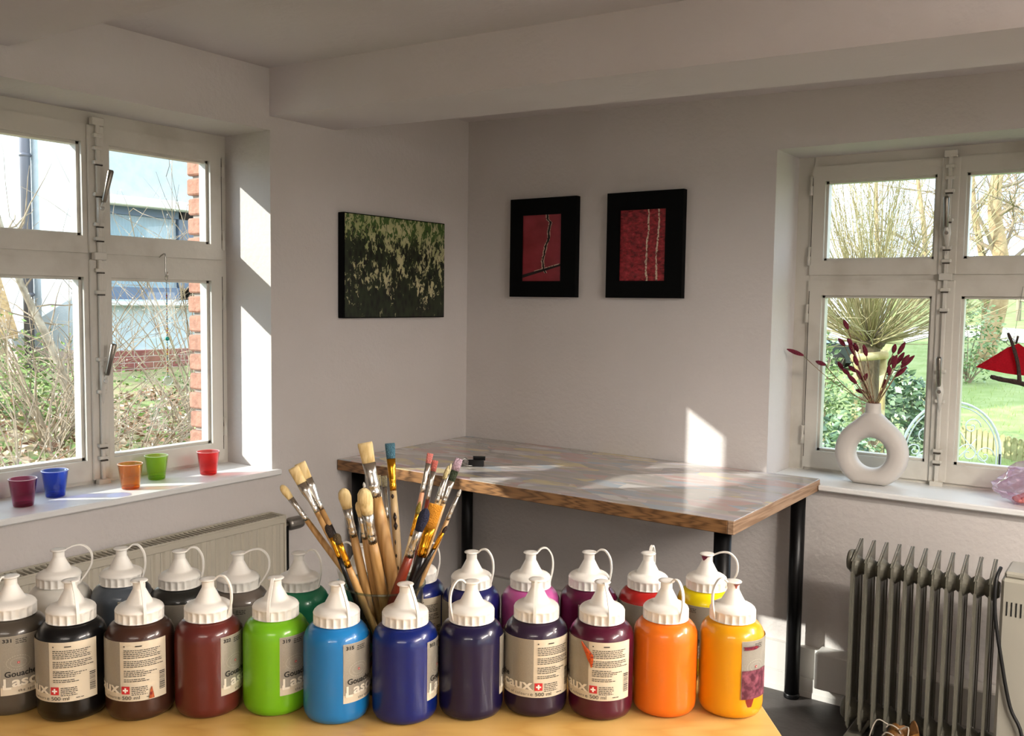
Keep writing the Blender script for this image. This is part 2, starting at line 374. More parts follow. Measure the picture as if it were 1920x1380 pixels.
def collage():
    m, n, b = nodes_of('painted_collage_film')
    v = N(n, 'ShaderNodeTexNoise', Scale=3.0, Detail=2.0); n.links.new(objvec(n), v.inputs['Vector'])
    vec = n.nodes.new('ShaderNodeVectorMath'); vec.operation = 'ADD'
    sc = n.nodes.new('ShaderNodeVectorMath'); sc.operation = 'SCALE'; sc.inputs['Scale'].default_value = .22
    n.links.new(v.outputs['Color'], sc.inputs[0]); n.links.new(objvec(n, (1, 2.2, 1), (0, 0, .35)), vec.inputs[0]); n.links.new(sc.outputs[0], vec.inputs[1])
    vo = N(n, 'ShaderNodeTexVoronoi', Scale=6.5); n.links.new(vec.outputs[0], vo.inputs['Vector'])
    sep = n.nodes.new('ShaderNodeSeparateColor'); n.links.new(vo.outputs['Color'], sep.inputs[0])
    c1 = ramp(n, sep.outputs[0], [(0, '#a39d98'), (.2, '#b5aea4'), (.36, '#d9c690'), (.45, '#b4afb4'), (.6, '#c49c97'), (.72, '#d4d0cc'), (.85, '#a2adb6'), (1, '#e0d8c4')])
    c1.node.color_ramp.interpolation = 'CONSTANT'
    vo2 = N(n, 'ShaderNodeTexVoronoi', Scale=15.0); n.links.new(objvec(n, (.7, 2.6, 1), (0, 0, -.5)), vo2.inputs['Vector'])
    sep2 = n.nodes.new('ShaderNodeSeparateColor'); n.links.new(vo2.outputs['Color'], sep2.inputs[0])
    c2 = ramp(n, sep2.outputs[1], [(0, '#a0988f'), (.3, '#b3aaa0'), (.5, '#c5b9ac'), (.65, '#a7a3ac'), (.8, '#c7a09c'), (1, '#e2ddd4')])
    no = N(n, 'ShaderNodeTexNoise', Scale=9.0, Detail=6.0); n.links.new(objvec(n, (1, 3, 1), (0, 0, .35)), no.inputs['Vector'])
    col = mixc(n, ramp(n, no.outputs['Fac'], [(.45, 0.), (.6, .8)]), c1, c2)
    n.links.new(mixc(n, .08, col, '#aaa39c'), b.inputs['Base Color'])
    b.inputs['Roughness'].default_value = .17; b.inputs['Coat Weight'].default_value = .5; b.inputs['Coat Roughness'].default_value = .06
    bp = N(n, 'ShaderNodeBump', Strength=.06); n.links.new(no.outputs['Fac'], bp.inputs['Height']); n.links.new(bp.outputs['Normal'], b.inputs['Normal'])
    return m
ZT = .737
t = thing('work_table', 'long work table with collage painted top and black legs in the corner', 'table', (0.004, -.002, ZF))
TL, TD = 1.597, .80; zt_ = ZT-ZF
MB().cbox((0, -TD+.022, zt_-.036), (TL-.02, 0, zt_-.002), .002).build('tabletop', wood_mat('table_core', '#9c744e', '#6d4a2c', 6, (.3, 4, 4)), t)
MB().cbox((0, -TD, zt_-.042), (TL-.02, -TD+.022, zt_-.001), .002).build('edge_strip', PINE_EDGE, t)
MB().cbox((TL-.02, -TD, zt_-.042), (TL, 0, zt_-.001), .002).build('edge_strip', PINE_END, t)
MB().cbox((.001, -TD+.001, zt_-.003), (TL-.001, -.001, zt_), .001).build('covering', collage(), t)
for (x, y) in ((.056, -.743), (.056, -.058), (1.541, -.743), (1.541, -.058)):
    l = MB().lathe([(.0255, .012), (.0255, zt_-.036)], 28, (x, y, 0)); lg = l.build('leg', BLACK, t)
    MB().lathe([(.026, 0), (.0275, .004), (.0275, .014), (.0255, .018)], 28, (x, y, 0)).build('foot', BLACK, lg)
# binder clip with a loose keyring
p = P(2, ZT, 893, 874)
t = thing('binder_clip', 'black binder clip with silver wire arms lying on the work table', 'clip', (p.x, p.y, ZT), .5)
MB().prism([(-.012, 0), (.012, 0), (.004, .024), (-.004, .024)], -.028, .028, 0).build('clip_body', mat('clip_black', '#0d0d0e', .35), t)
for s in (-1, 1):
    MB().tube(smoothpts([(-.03, s*.004, .02), (-.045, s*.012, .028), (-.052, s*.018, .012), (-.03, s*.022, .006), (-.012, s*.016, .004)], 4), .0022, 6).build('wire_arm', STEEL, t)
MB().prism([(-.001, 0), (.001, 0), (.003, .016), (-.003, .016)], -.02, .026, 0).build('clip_lip', mat('clip_black', '#0d0d0e', .35), t).location = (.006, .012, .02)
p = P(2, ZT, 862, 874)
ring = thing('key_ring', 'small silver wire ring beside the binder clip on the table', 'ring', (p.x, p.y, ZT), .2)
MB().tube([(.014*cos(a), .014*sin(a), .0035+.002*sin(3*a)) for a in (2*pi*k/24 for k in range(25))], .0016, 6, cap=False).build('hoop', STEEL, ring)
MB().tube([(.012, 0, .003), (.024, .004, .006), (.036, .002, .003)], [.002, .003, .002], 6).build('tag', STEEL, ring)

# ================================================================== PICTURES
FRAME = mat('picture_black', '#030303', .7, spec=.12)
def foliage_print():
    m, n, b = nodes_of('foliage_print')
    tc = objvec(n); sep = n.nodes.new('ShaderNodeSeparateXYZ'); n.links.new(tc, sep.inputs[0])
    big = N(n, 'ShaderNodeTexNoise', Scale=13.0, Detail=3.0); n.links.new(objvec(n, (1, 1, .8)), big.inputs['Vector'])
    lf = N(n, 'ShaderNodeTexNoise', Scale=70.0, Detail=4.0, Roughness=.6, Distortion=.8); n.links.new(objvec(n, (1, 1, .55), (.35, 0, 0)), lf.inputs['Vector'])
    vo = N(n, 'ShaderNodeTexVoronoi', Scale=55.0); n.links.new(objvec(n, (1, 1, .5), (.5, 0, 0)), vo.inputs['Vector'])
    def ma(op, a, c):
        x = n.nodes.new('ShaderNodeMath'); x.operation = op
        for i, v in enumerate((a, c)):
            if hasattr(v, 'is_linked'): n.links.new(v, x.inputs[i])
            else: x.inputs[i].default_value = v
        return x.outputs[0]
    dens = ma('ADD', ma('ADD', ma('MULTIPLY', big.outputs['Fac'], .75), lf.outputs['Fac']), ma('MULTIPLY', sep.outputs[2], -.75))
    dark = ramp(n, dens, [(.80, 0.), (.825, 1.)])
    pale = mixc(n, ramp(n, big.outputs['Fac'], [(.35, 0.), (.65, 1.)]), '#c2bb92', '#8f9860')
    pale = mixc(n, ramp(n, lf.outputs['Fac'], [(.5, 0.), (.6, 1.)]), pale, '#cfcaa6')
    dk = mixc(n, ramp(n, vo.outputs['Distance'], [(.2, 0.), (.75, 1.)]), '#0d100a', '#26301c')
    grn = ma('MULTIPLY', ramp(n, ma('ADD', lf.outputs['Fac'], ma('MULTIPLY', sep.outputs[2], .9)), [(.645, 0.), (.67, 1.)]), ramp(n, sep.outputs[2], [(.08, 0.), (.13, 1.)]))
    base = mixc(n, dark, pale, dk)
    n.links.new(mixc(n, grn, base, '#3c5a24'), b.inputs['Base Color']); b.inputs['Roughness'].default_value = .4
    return m
t = thing('canvas_print', 'landscape canvas print of dark green foliage on the window wall', 'picture', (0, -.497, 1.478))
MB().cbox((.0, -.297, -.2), (.033, .297, .2), .002).build('frame', FRAME, t)
MB().box((.033, -.293, -.196), (.0345, .293, .196)).build('print', foliage_print(), t)
def red_mat(name, c, bump, sc):
    m, n, b = nodes_of(name)
    no = N(n, 'ShaderNodeTexNoise', Scale=sc, Detail=5.0); n.links.new(objvec(n, (1, 1, 1.6)), no.inputs['Vector'])
    n.links.new(ramp(n, no.outputs['Fac'], [(.3, c[0]), (.6, c[1]), (.8, c[2])]), b.inputs['Base Color'])
    bp = N(n, 'ShaderNodeBump', Strength=bump, Distance=.01); n.links.new(no.outputs['Fac'], bp.inputs['Height']); n.links.new(bp.outputs['Normal'], b.inputs['Normal'])
    b.inputs['Roughness'].default_value = .35; return m
REDA = red_mat('red_paint_smooth', ('#7a1f26', '#93303a', '#a8414a'), .15, 9)
REDB = red_mat('red_paint_rough', ('#5e141a', '#a32a33', '#cf4c50'), 1.0, 60)
def picture(label, x, w, hh, pw0, pw1, pz0, pz1, rm, kind):
    t = thing('framed_picture', label, 'picture', (x, 0, 1.577))
    fr = MB()
    fr.box((-w, -.03, -hh), (pw0, 0, hh)).box((pw1, -.03, -hh), (w, 0, hh)).box((pw0, -.03, -hh), (pw1, 0, pz0)).box((pw0, -.03, pz1), (pw1, 0, hh))
    fr.build('frame', FRAME, t)
    pr = MB().box((pw0-.002, -.024, pz0-.002), (pw1+.002, -.004, pz1+.002)).build('print', rm, t)
    WL = mat('pale_line', '#cdb7a0', .7, noise=(120, '#6b3a34', .5, .62))
    DK = mat('dark_crack', '#15090a', .8)
    def ribbon(pts, wd, m, nm, y=-.0255):
        vs = []; fs = []
        for i, (u, z) in enumerate(pts):
            k = wd*random.uniform(.55, 1.3); vs += [(u-k, y, z), (u+k, y, z), (u+k, y+.003, z), (u-k, y+.003, z)]
        for i in range(len(pts)-1):
            for j in range(4): j2 = (j+1) % 4; fs.append((4*i+j, 4*i+j2, 4*i+4+j2, 4*i+4+j))
        MB().add(vs, fs).build(nm, m, pr)
    if kind == 'lines':
        for u in (.014, .058):
            ribbon([(u+random.uniform(-.0022, .0022)-.004*sin(k/7), pz0+(pz1-pz0)*k/40) for k in range(41)], .0035, WL, 'white_line')
    else:
        pts = [(.022, 1), (.024, .93), (.034, .88), (.033, .75), (.026, .62), (.018, .55), (.012, .42), (.006, .30), (.006, .2), (.014, .12)]
        pts = [(u+.004*random.uniform(-1, 1), pz0+(pz1-pz0)*k) for u, k in pts]
        sp = [(q.x, q.y) for q in smoothpts([(a, c, 0) for a, c in pts], 4)]
        sp = [(a+.0022*random.uniform(-1, 1), c) for a, c in sp]
        ribbon([(a-.0055, c) for a, c in sp], .003, WL, 'pale_edge'); ribbon(sp, .0042, DK, 'crack', -.026); ribbon([(a+.005, c) for a, c in sp[::2]], .0015, WL, 'pale_edge', -.0253)
        y0 = pz0+.018; H = .009
        vs = [(pw0, -.0258, y0-H*.5), (pw1, -.0258, y0+.045), (pw1, -.0258, y0+.053), (pw0, -.0258, y0+H)]
        MB().add(vs, [(0, 1, 2, 3)]).build('crack', DK, pr)
        vs = [(pw0+.06, -.0256, y0+.0226), (pw1, -.0256, y0+.053), (pw1, -.0256, y0+.057), (pw0+.06, -.0256, y0+.0255)]
        MB().add(vs, [(0, 1, 2, 3)]).build('pale_edge', WL, pr)
picture('black framed picture of cracked red paint with one jagged crack', .421, .165, .207, -.102, .092, -.14, .137, REDA, 'crack')
picture('black framed picture of rough red surface with two white stripes', .895, .165, .207, -.106, .092, -.14, .137, REDB, 'lines')

# ================================================================== PANEL RADIATOR under the left window
RADC = mat('radiator_enamel', '#b9b3a3', .42)
t = thing('panel_radiator', 'beige panel radiator with top grille under the left window', 'radiator', (0, 0, ZF))
zr = .596-ZF; y1r, y0r = -1.14, -2.35
b = MB(); prof = []
k = 0; yy = y0r+.03
poly = [(.094, y0r)]
while yy < y1r-.03:
    poly += [(.094, yy), (.099, yy+.006), (.099, yy+.022), (.094, yy+.028)]; yy += .0333
poly += [(.094, y1r), (.086, y1r), (.086, y0r)]
n = len(poly); z0, z1 = .155, zr-.027
vs = [(x, y, z0) for x, y in poly] + [(x, y, z1) for x, y in poly]
b.add(vs, [(i, (i+1) % n, n+(i+1) % n, n+i) for i in range(n)])
b.build('ribbed_panel', RADC, t)
MB().cbox((.084, y0r, zr-.028), (.101, y1r, zr-.004), .003).cbox((.084, y0r, .12), (.101, y1r, .158), .003).build('panel_rail', RADC, t)
MB().cbox((.022, y1r-.004, .12), (.101, y1r+.004, zr), .002).build('side_cover', RADC, t)
MB().cbox((.018, y0r, .12), (.03, y1r, zr-.004), .002).build('back_panel', RADC, t)
MB().cbox((.018, y0r, zr-.006), (.024, y1r, zr), .001).cbox((.095, y0r, zr-.006), (.101, y1r, zr), .001).build('grille_frame', RADC, t)
g = MB(); yy = y0r+.01
while yy < y1r-.01: g.box((.023, yy, zr-.012), (.096, yy+.0045, zr-.002)); yy += .0165
g.build('grille_slats', RADC, t, kind='stuff')
MB().box((.03, y0r, .14), (.084, y1r, zr-.06)).build('core', mat('radiator_dark', '#2e2b27', .8), t)
# valve, knob, pipe
kx = .075; kz = P(0, kx, 570, 976).z-ZF
MB().tube([(kx, y1r-.005, kz), (kx, y1r+.045, kz)], .012, 12).build('valve_stem', DKMETAL, t)
kn = MB(); kn.lathe([(.016, 0), (.021, .004), (.0235, .012), (.0235, .05), (.021, .062), (.014, .068)], 48, m=Matrix.Translation((kx, y1r+.03, kz)) @ Matrix.Rotation(-pi/2, 4, 'X'),
     fn=lambda r, z, a: r*(1-.05*(.5+.5*cos(16*a)) if .01 < z < .06 else 1))
kn.build('thermostat_knob', mat('knob_metal', '#8d8881', .35, .7), t)
MB().tube([(kx, y1r+.02, kz), (kx, y1r+.02, .0)], .0125, 12).build('pipe', BLACK, t)

# ================================================================== CUPS on the left sill
cups = [((44, 952), '#9c0a4c', 'dark magenta glass tumbler at the left end of the sill row'), ((104, 934), '#0b50dd', 'cobalt blue glass tumbler on the white window sill'),
        ((245, 919), '#f08a10', 'orange glass tumbler on the white window sill'), ((294, 901), '#a6e022', 'lime green glass tumbler on the white window sill'),
        ((391, 892), '#f01a1a', 'bright red glass tumbler near the sill end')]
cups[0] = (cups[0][0], cups[0][1], 'dark magenta glass tumbler on the white window sill')
for (px, colr, lab) in cups:
    q = P(2, .742, *px); d = Vector((q.x-CAM[0], q.y-CAM[1], 0)).normalized(); q = q + d*.026
    t = thing('glass_tumbler', lab, 'cup', (q.x, q.y, .7422), group='coloured tumblers on the sill')
    gm = glassy('tumbler_glass', tuple(max(.02, c)**.25 for c in lin(colr)[:3]) + (1,), 1.2, .02, 1.45, colr, .05)
    MB().lathe([(0, .0005), (.0255, .0005), (.0275, .003), (.0375, .079), (.0385, .080), (.0365, .080), (.0263, .012), (.02, .009), (0, .009)], 40, caps=False).build('tumbler_wall', gm, t)
    MB().tube([(.0375*cos(a), .0375*sin(a), .0798) for a in (2*pi*k/40 for k in range(41))], .0011, 6, cap=False).build('tumbler_rim', mat('rim_'+colr, tuple(.35+.65*c for c in lin(colr)[:3])+(1,), .08, coat=.5), t)
    gm2 = glassy('tumbler_base_glass', tuple(max(.02, c)**.35 for c in lin(colr)[:3]) + (1,), 1.0, .03, 1.4, colr, .15)
    MB().lathe([(0, .0012), (.0255, .0012), (.0262, .0088), (0, .0088)], 32, caps=False).build('tumbler_base', gm2, t)

# ================================================================== SUN CATCHER on the left window
t = thing('sun_catcher', 'bead string with clear crystal ball hanging from a window hook', 'ornament', (-.206, -1.393, 1.03))
MB().tube(smoothpts([(-.034, 0, .455), (-.020, 0, .462), (-.005, 0, .466), (0, 0, .455), (0, 0, .40), (.004, 0, .388), (.012, 0, .392), (.011, 0, .404)], 5), .0022, 8).build('hook', STEEL, t)
MB().tube([(.004+.008*cos(a), 0, .384+.010*sin(a)) for a in (2*pi*k/16 for k in range(17))], .0012, 6, cap=False).build('ring', STEEL, t)
MB().tube([(.004, 0, .376), (.004, 0, .05)], .0009, 5).build('string', mat('string_grey', '#6b6b66', .6), t)
bc = ['#c9a227', '#b4483a', '#caa53a', '#8a8f8e', '#5b6a6c', '#2f7f86', '#9a8f4a', '#d8d5c8', '#7a4b3c']
zb = .33; k = 0
while zb > .065:
    r = .0075 if abs(zb-.178) < .004 else random.choice((.0022, .003, .0026))
    c = '#0f8f86' if r > .007 else bc[k % len(bc)]
    MB().lathe([(0, -r)] + [(r*cos(a), r*sin(a)) for a in (-1.0, -.5, 0, .5, 1.0)] + [(0, r)], 10, (.004, 0, zb), caps=False).build('bead', mat('bead_'+c, c, .2), t)
    zb -= r*1.2+.0035; k += 1
    if .182 < zb < .19: zb = .178
CRY = glassy('crystal', (0.9, 0.93, 0.94, 1), 1.6, .02, 1.6)
bm = bmesh.new(); bmesh.ops.create_icosphere(bm, subdivisions=2, radius=.0165)
me = bpy.data.meshes.new('crystal_ball'); bm.to_mesh(me); bm.free(); me.materials.append(CRY); link('crystal_ball', me, t, (.004, 0, .034))

# ================================================================== VASE with dried grasses on the back sill
VC = Vector((1.745, .105, .72))
t = thing('ring_vase', 'matte white ring shaped vase standing on the window sill', 'vase', VC)
vs = []; fs = []; NT, NP = 72, 20; zc = .112; R0, r0 = .1235, .054
def Rout(a):                                   # a = angle from the top
    r = R0 + .028*math.exp(-(a/.34)**2)
    lim = (zc-.0005)/max(1e-6, -cos(a)) if cos(a) < -.2 else 9
    return min(r, lim)
for i in range(NT):
    a = -pi + 2*pi*i/NT; ro = Rout(a); mid = (ro+r0)/2; half = (ro-r0)/2
    for j in range(NP):
        q = 2*pi*j/NP; c, s = cos(q), sin(q)
        rr = mid + half*math.copysign(abs(c)**.75, c); yy = .040*math.copysign(abs(s)**.8, s)
        if cos(a) < -.85: yy *= 1
        vs.append((rr*sin(a), yy, zc+rr*cos(a)))
for i in range(NT):
    for j in range(NP):
        i2, j2 = (i+1) % NT, (j+1) % NP; fs.append((i*NP+j, i2*NP+j, i2*NP+j2, i*NP+j2))
b = MB().add(vs, fs, 0, True)
b.lathe([(.036, .232), (.029, .248), (.0262, .262), (.0256, .288), (.0240, .2895), (.0228, .286), (.0228, .25), (0, .249)], 32, caps=False)
b.build('vase_body', mat('matte_ceramic', '#c3bdb6', .55, bump=(90, .05)), t)
b = MB().lathe([(.054, 0), (.054, .004)], 32); 
GR = mat('grass_head', '#7d142e', .95, noise=(400, '#b04a64', .45, .75), bump=(500, 1.0)); STEM = mat('grass_stem', '#7a4a3a', .8, noise=(60, '#8f8560', .4, .6))
zs, zx, zy = 4.182, 1460, 590
heads = [((65,270),(195,320)), ((290,365),(370,395)), ((510,40),(545,115)), ((468,185),(520,245)), ((540,185),(575,240)), ((548,205),(598,320)), ((590,220),(622,290)), ((665,235),(690,325)),
 ((590,320),(620,400)), ((465,370),(505,430)), ((500,425),(555,470)), ((540,470),(612,540)), ((545,400),(615,450)), ((610,430),(650,510)), ((695,460),(660,525)), ((605,590),(682,610)),
 ((915,230),(898,300)), ((992,215),(935,310)), ((905,320),(860,400)), ((925,315),(895,420)), ((985,295),(925,385)), ((1025,315),(965,385)), ((1065,320),(960,415)), ((865,395),(868,475)), ((1005,410),(915,485)), ((838,505),(820,585))]
# depth of each head and the place of each stem in the vase mouth and neck
GFIT = [(0.1294, -0.016, 0.0031, -0.0097, 0.002), (0.1296, -0.0147, -0.0073, -0.0084, -0.005), (0.1072, -0.0104, -0.0022, -0.0067, -0.0015), (0.0873, -0.014, -0.0023, -0.0103, -0.0016), (0.068, -0.0062, 0.0036, -0.003, 0.0047), (0.0912, -0.0068, -0.0017, -0.0031, -0.0026), (0.1029, -0.0011, -0.0016, 0.0004, -0.0032), (0.0686, 0.0014, 0.0052, 0.0006, 0.0053), (0.0674, -0.002, 0.0064, -0.0021, 0.0082), (0.1448, -0.0139, 0.0072, -0.0093, 0.0058), (0.1172, -0.0104, 0.0059, -0.0065, 0.0036), (0.0838, -0.0078, -0.0052, -0.0049, -0.0058), (0.1009, -0.009, 0.0012, -0.004, 0.001), (0.145, -0.0001, -0.0052, -0.0012, -0.0068), (0.1363, 0.0045, -0.0064, 0.0024, -0.0065), (0.1328, -0.0006, 0.002, -0.0001, 0.0011), (0.0965, 0.009, -0.0042, 0.005, -0.004), (0.1045, 0.0117, 0.0014, 0.0063, 0.0009), (0.1188, 0.0076, 0.0048, 0.004, 0.0071), (0.0721, 0.0111, 0.0052, 0.0075, 0.0044), (0.1096, 0.013, -0.0032, 0.0081, -0.0022), (0.0867, 0.0162, 0.0033, 0.0098, 0.0015), (0.1354, 0.0163, -0.007, 0.0109, -0.0044), (0.0673, 0.0054, -0.0029, 0.0031, -0.0008), (0.1193, 0.0128, -0.0091, 0.0078, -0.0063), (0.1356, 0.0043, 0.003, 0.0032, 0.0028)]
for k, (a, c) in enumerate(heads):
    yo, mx_, my_, ex_, ey_ = GFIT[k]
    A = P(1, yo, zx+a[0]/zs, zy+a[1]/zs); B = P(1, yo, zx+c[0]/zs, zy+c[1]/zs)
    M = VC + Vector((mx_, my_, .2885)); E = VC + Vector((ex_, ey_, .2637))
    t = thing('dried_grass', 'dark red dried bunny tail grass standing in the white ring vase', 'dried grass', tuple(E), group='dried grasses in the ring vase')
    base = Vector(E); up = (A-B).normalized()
    sg = Vector((0, 0, -.018 if k < 2 else 0))
    path = [E-base, M-base] + [M.lerp(B, u)+sg*(4*u*(1-u))-base for u in (.2, .4, .6, .8)] + [B-base + up*.004]
    MB().tube(path, [.0016 if k % 3 else .0012]*len(path), 5).build('stem', STEM, t)
    L = (A-B).length; R = max(.0052, min(.0082, L*.28)); pr = []
    for i in range(9):
        u = i/8; pr.append((B-base + (A-B)*u, R*max(.12, sin(pi*(u*.88+.08))**.7)))
    MB().tube([q for q, _ in pr], [r for _, r in pr], 9).build('flower_head', GR, t)

# ================================================================== BAG and RED HANGING on the back window
p = P(2, .72, 1899, 938)
t = thing('plastic_bag', 'crumpled clear pink plastic bag with red pieces on the sill', 'bag', (p.x+.06, .075, .72))
def blob(sx, sy, sz, seed, amp, sub=4, power=1.0):
    bm = bmesh.new(); bmesh.ops.create_icosphere(bm, subdivisions=sub, radius=1)
    from mathutils import noise as nz
    for v in bm.verts:
        d = v.co.normalized(); q = nz.noise(d*2.6+Vector((seed, 0, 0)))*amp + abs(nz.noise(d*6+Vector((0, seed, 0))))*amp*.7
        v.co = Vector((d.x*sx*(1+q), d.y*sy*(1+q), max(-.98*sz, d.z*sz*(1+q))))
    me = bpy.data.meshes.new('blob'); bm.to_mesh(me); bm.free(); return me
me = blob(.095, .055, .062, 3.1, .45); 
for v in me.vertices:
    u = max(0, v.co.z)/.062; v.co.x += .055*u*u; v.co.x *= 1-.12*u; v.co.z *= 1+.35*u
me.materials.append(glassy('bag_film', '#f3e2ea', 2.6, .12, 1.5, '#f7e6ee', .22)); link('bag_film', me, t, (0, 0, .0615))
RED = mat('bag_filling', '#a8473f', .5, noise=(40, '#d98f8c', .4, .7))
for k in range(9):
    me = blob(.02, .016, .013, k*1.7, .35, 2); me.materials.append(RED)
    link('red_piece', me, t, (random.uniform(-.055, .07), random.uniform(-.028, .026), .016+random.uniform(0, .014)))
YD = .195
q = lambda px, py, dy=0: P(1, YD+dy, px, py)
o0 = q(1893, 626)
t = thing('hanging_pennant', 'red fabric triangle on dark twigs hanging in the back window', 'ornament', tuple(o0))
tri = [q(1829, 688)-o0, q(1907, 641)-o0, q(1990, 705)-o0, q(1920, 698)-o0]
NY = 8
vs = []; fs = []
for i in range(NY+1):
    u = i/NY; a = tri[0].lerp(tri[3], u) if u < 1 else tri[3]
    a = tri[0].lerp(tri[2], u); c2 = tri[0].lerp(tri[1], min(1, u/.48)) if u < .48 else tri[1].lerp(tri[2], (u-.48)/.52)
    sag = .012*sin(pi*u); wv = .004*sin(9*u)
    for dy in (0, .0025): vs += [a+Vector((0, wv+dy, -sag)), a.lerp(c2, .5)+Vector((0, -wv+dy, 0)), c2+Vector((0, wv+dy, 0))]
for i in range(NY):
    o = i*6
    for s in (0, 3):
        for j in (0, 1): fs.append((o+s+j, o+s+j+1, o+6+s+j+1, o+6+s+j))
    fs += [(o, o+3, o+9, o+6), (o+2, o+5, o+11, o+8)]
mc = mat('red_cloth', '#c00d2c', .9, noise=(160, '#8f0820', .4, .65, (1, 1, 6)), bump=(300, .6)); nn_ = mc.node_tree
tr_ = nn_.nodes.new('ShaderNodeBsdfTranslucent'); tr_.inputs['Color'].default_value = lin('#d8143a'); mx_ = nn_.nodes.new('ShaderNodeMixShader'); mx_.inputs['Fac'].default_value = .45
nn_.links.new(nn_.nodes['Principled BSDF'].outputs[0], mx_.inputs[1]); nn_.links.new(tr_.outputs[0], mx_.inputs[2]); nn_.links.new(mx_.outputs[0], nn_.nodes['Material Output'].inputs['Surface'])
MB().add(vs, fs).build('cloth', mc, t)
TW = mat('twig_bark', '#3b2a24', .85, bump=(120, .8))
MB().tube(smoothpts([q(1890, 624, -.008)-o0, q(1900, 650, -.012)-o0, q(1909, 685, -.012)-o0, q(1912, 722, -.01)-o0], 4), [.004, .0055, .005, .0055, .005, .006, .0055, .006, .0055, .006, .006, .007, .005], 8).build('twig', TW, t)
MB().tube(smoothpts([q(1857, 706, -.008)-o0, q(1880, 712, -.006)-o0, q(1912, 718, -.008)-o0, q(1960, 735, -.006)-o0], 4), [.006, .008, .0075, .0085, .008, .0075, .008, .009, .008, .008, .007, .007, .006], 8).build('twig', TW, t)
MB().tube([q(1909, 630, -.01)-o0, q(1905, 645, -.012)-o0], .0035, 6).build('twig', TW, t)
MB().tube([q(1895, 641, -.01)-o0 + Vector((.012*cos(a), 0, .012*sin(a))) for a in (2*pi*k/16 for k in range(17))], .0012, 5, cap=False).build('wire_loop', DKMETAL, t)
MB().tube([q(1900, 640, -.012)-o0, Vector((.03, .049, 1.452-o0.z))], .0008, 4).build('string', mat('string_grey'), t)

# ================================================================== FRONT TABLE with the paints
ZB = .868
RA = radians(36.5); E1 = Vector((cos(RA), sin(RA), 0)); E2 = Vector((-sin(RA), cos(RA), 0))
t = thing('paint_table', 'yellow wood table top carrying the rows of paint bottles', 'table', (2.205-.0, -2.23, ZF), RA)
BEECH = wood_mat('yellow_beech', '#cfa863', '#bd934e', 3.0, (.6, 6, 6), .35, 4, .2)
hb = ZB-ZF
MB().cbox((-1.75, -.70, hb-.028), (.005, .212, hb), .003).build('tabletop', BEECH, t)
MB().cbox((-1.70, -.66, hb-.10), (-.05, -.635, hb-.028), .002).cbox((-1.70, .15, hb-.10), (-.05, .175, hb-.028), .002).build('apron', BEECH, t)
for x in (-1.70, -.09):
    for y in (-.66, .13): MB().cbox((x, y, 0), (x+.045, y+.045, hb-.028), .003).build('leg', BEECH, t)

# ------------------------------------------------------------------ bottle meshes
RB = .038
BODY_PROF = [(0, .002), (.028, .0008), (.031, 0), (.0345, .002), (.0372, .007), (RB, .013), (RB, .088), (.0374, .0945), (.0352, .1005), (.0318, .105), (.0285, .1075), (.0262, .1085), (.0238, .1092), (.0234, .114), (0, .114)]
def cap_mesh():
    b = MB(); R = .0270; NF = 20
    def fl(r, z, a):
        if z < .1098 or z > .1212: return r
        u = (z-.1098)/.0114; arch = sqrt(max(0, 1-max(0, (u-.45)/.55)**2))
        return r - .0024*arch*abs(sin(NF*a/2))**.9
    prof = [(.0236, .1094), (.0264, .1094), (R, .1097)] + [(R, .1099 + .0114*k/8) for k in range(9)] + [(.0266, .1222), (.0258, .1238), (.0240, .1255), (.0212, .1271), (.0182, .1281), (.0158, .1288), (.0146, .1300), (.0112, .1362), (.0080, .1425), (.0071, .1442), (.0069, .1452), (.0068, .1512), (.0076, .1526), (.0094, .1532), (.0098, .1540), (.0092, .1548), (.004, .1546), (0, .1545)]
    b.lathe(prof, 160, fn=fl, caps=False); return b.mesh('cap', CAPM)
CAPM = mat('cap_plastic', '#e6e3dc', .42)
def ribbon_mesh(pts, wd=.0024, th=.0013):
    return MB().tube(smoothpts([(0, -r, z) for r, z in pts], 5), [(th, wd)]*((len(pts)-1)*5+1), 4, flat=(0, 0, 1), smooth=False).mesh('strap', CAPM)
BODY = MB().lathe(BODY_PROF, 56, caps=False).mesh('bottle_body', mat('body_dummy'))
CAP = cap_mesh()
STRAPS = {'loop': ribbon_mesh([(.0262, .112), (.0285, .121), (.0305, .134), (.0290, .148), (.0225, .1580), (.0150, .1590), (.0095, .1545)]),
          'wide': ribbon_mesh([(.0262, .112), (.0330, .121), (.0400, .135), (.0390, .150), (.0300, .1590), (.0190, .1590), (.0095, .1548)]),
          'flat': ribbon_mesh([(.0272, .1105), (.0278, .118), (.0262, .1285), (.0210, .1400), (.0152, .1490), (.0112, .1550), (.0080, .1552)])}
# ------------------------------------------------------------------ label printing, wrapped round the bottle
def flat_text(s, size, bold=0.0, space=1.0):
    cu = bpy.data.curves.new('txt', 'FONT'); cu.body = s; cu.size = size; cu.offset = bold; cu.space_character = space; cu.resolution_u = 3
    ob = bpy.data.objects.new('txt', cu); COL.objects.link(ob)
    me = bpy.data.meshes.new_from_object(ob.evaluated_get(bpy.context.evaluated_depsgraph_get()))
    bpy.data.objects.remove(ob); bpy.data.curves.remove(cu)
    bm = bmesh.new(); bm.from_mesh(me); bpy.data.meshes.remove(me)
    bmesh.ops.triangulate(bm, faces=bm.faces)
    for _ in range(3):
        ed = [e for e in bm.edges if e.calc_length() > .0028]
        if not ed: break
        bmesh.ops.subdivide_edges(bm, edges=ed, cuts=1); bmesh.ops.triangulate(bm, faces=bm.faces)
    bm.verts.index_update(); vs = [(v.co.x, v.co.y) for v in bm.verts]; fs = [[v.index for v in f.verts] for f in bm.faces]; bm.free()
    return vs, fs
def wrap(u, z, r): a = u/RB; return (r*sin(a), -r*cos(a), z)
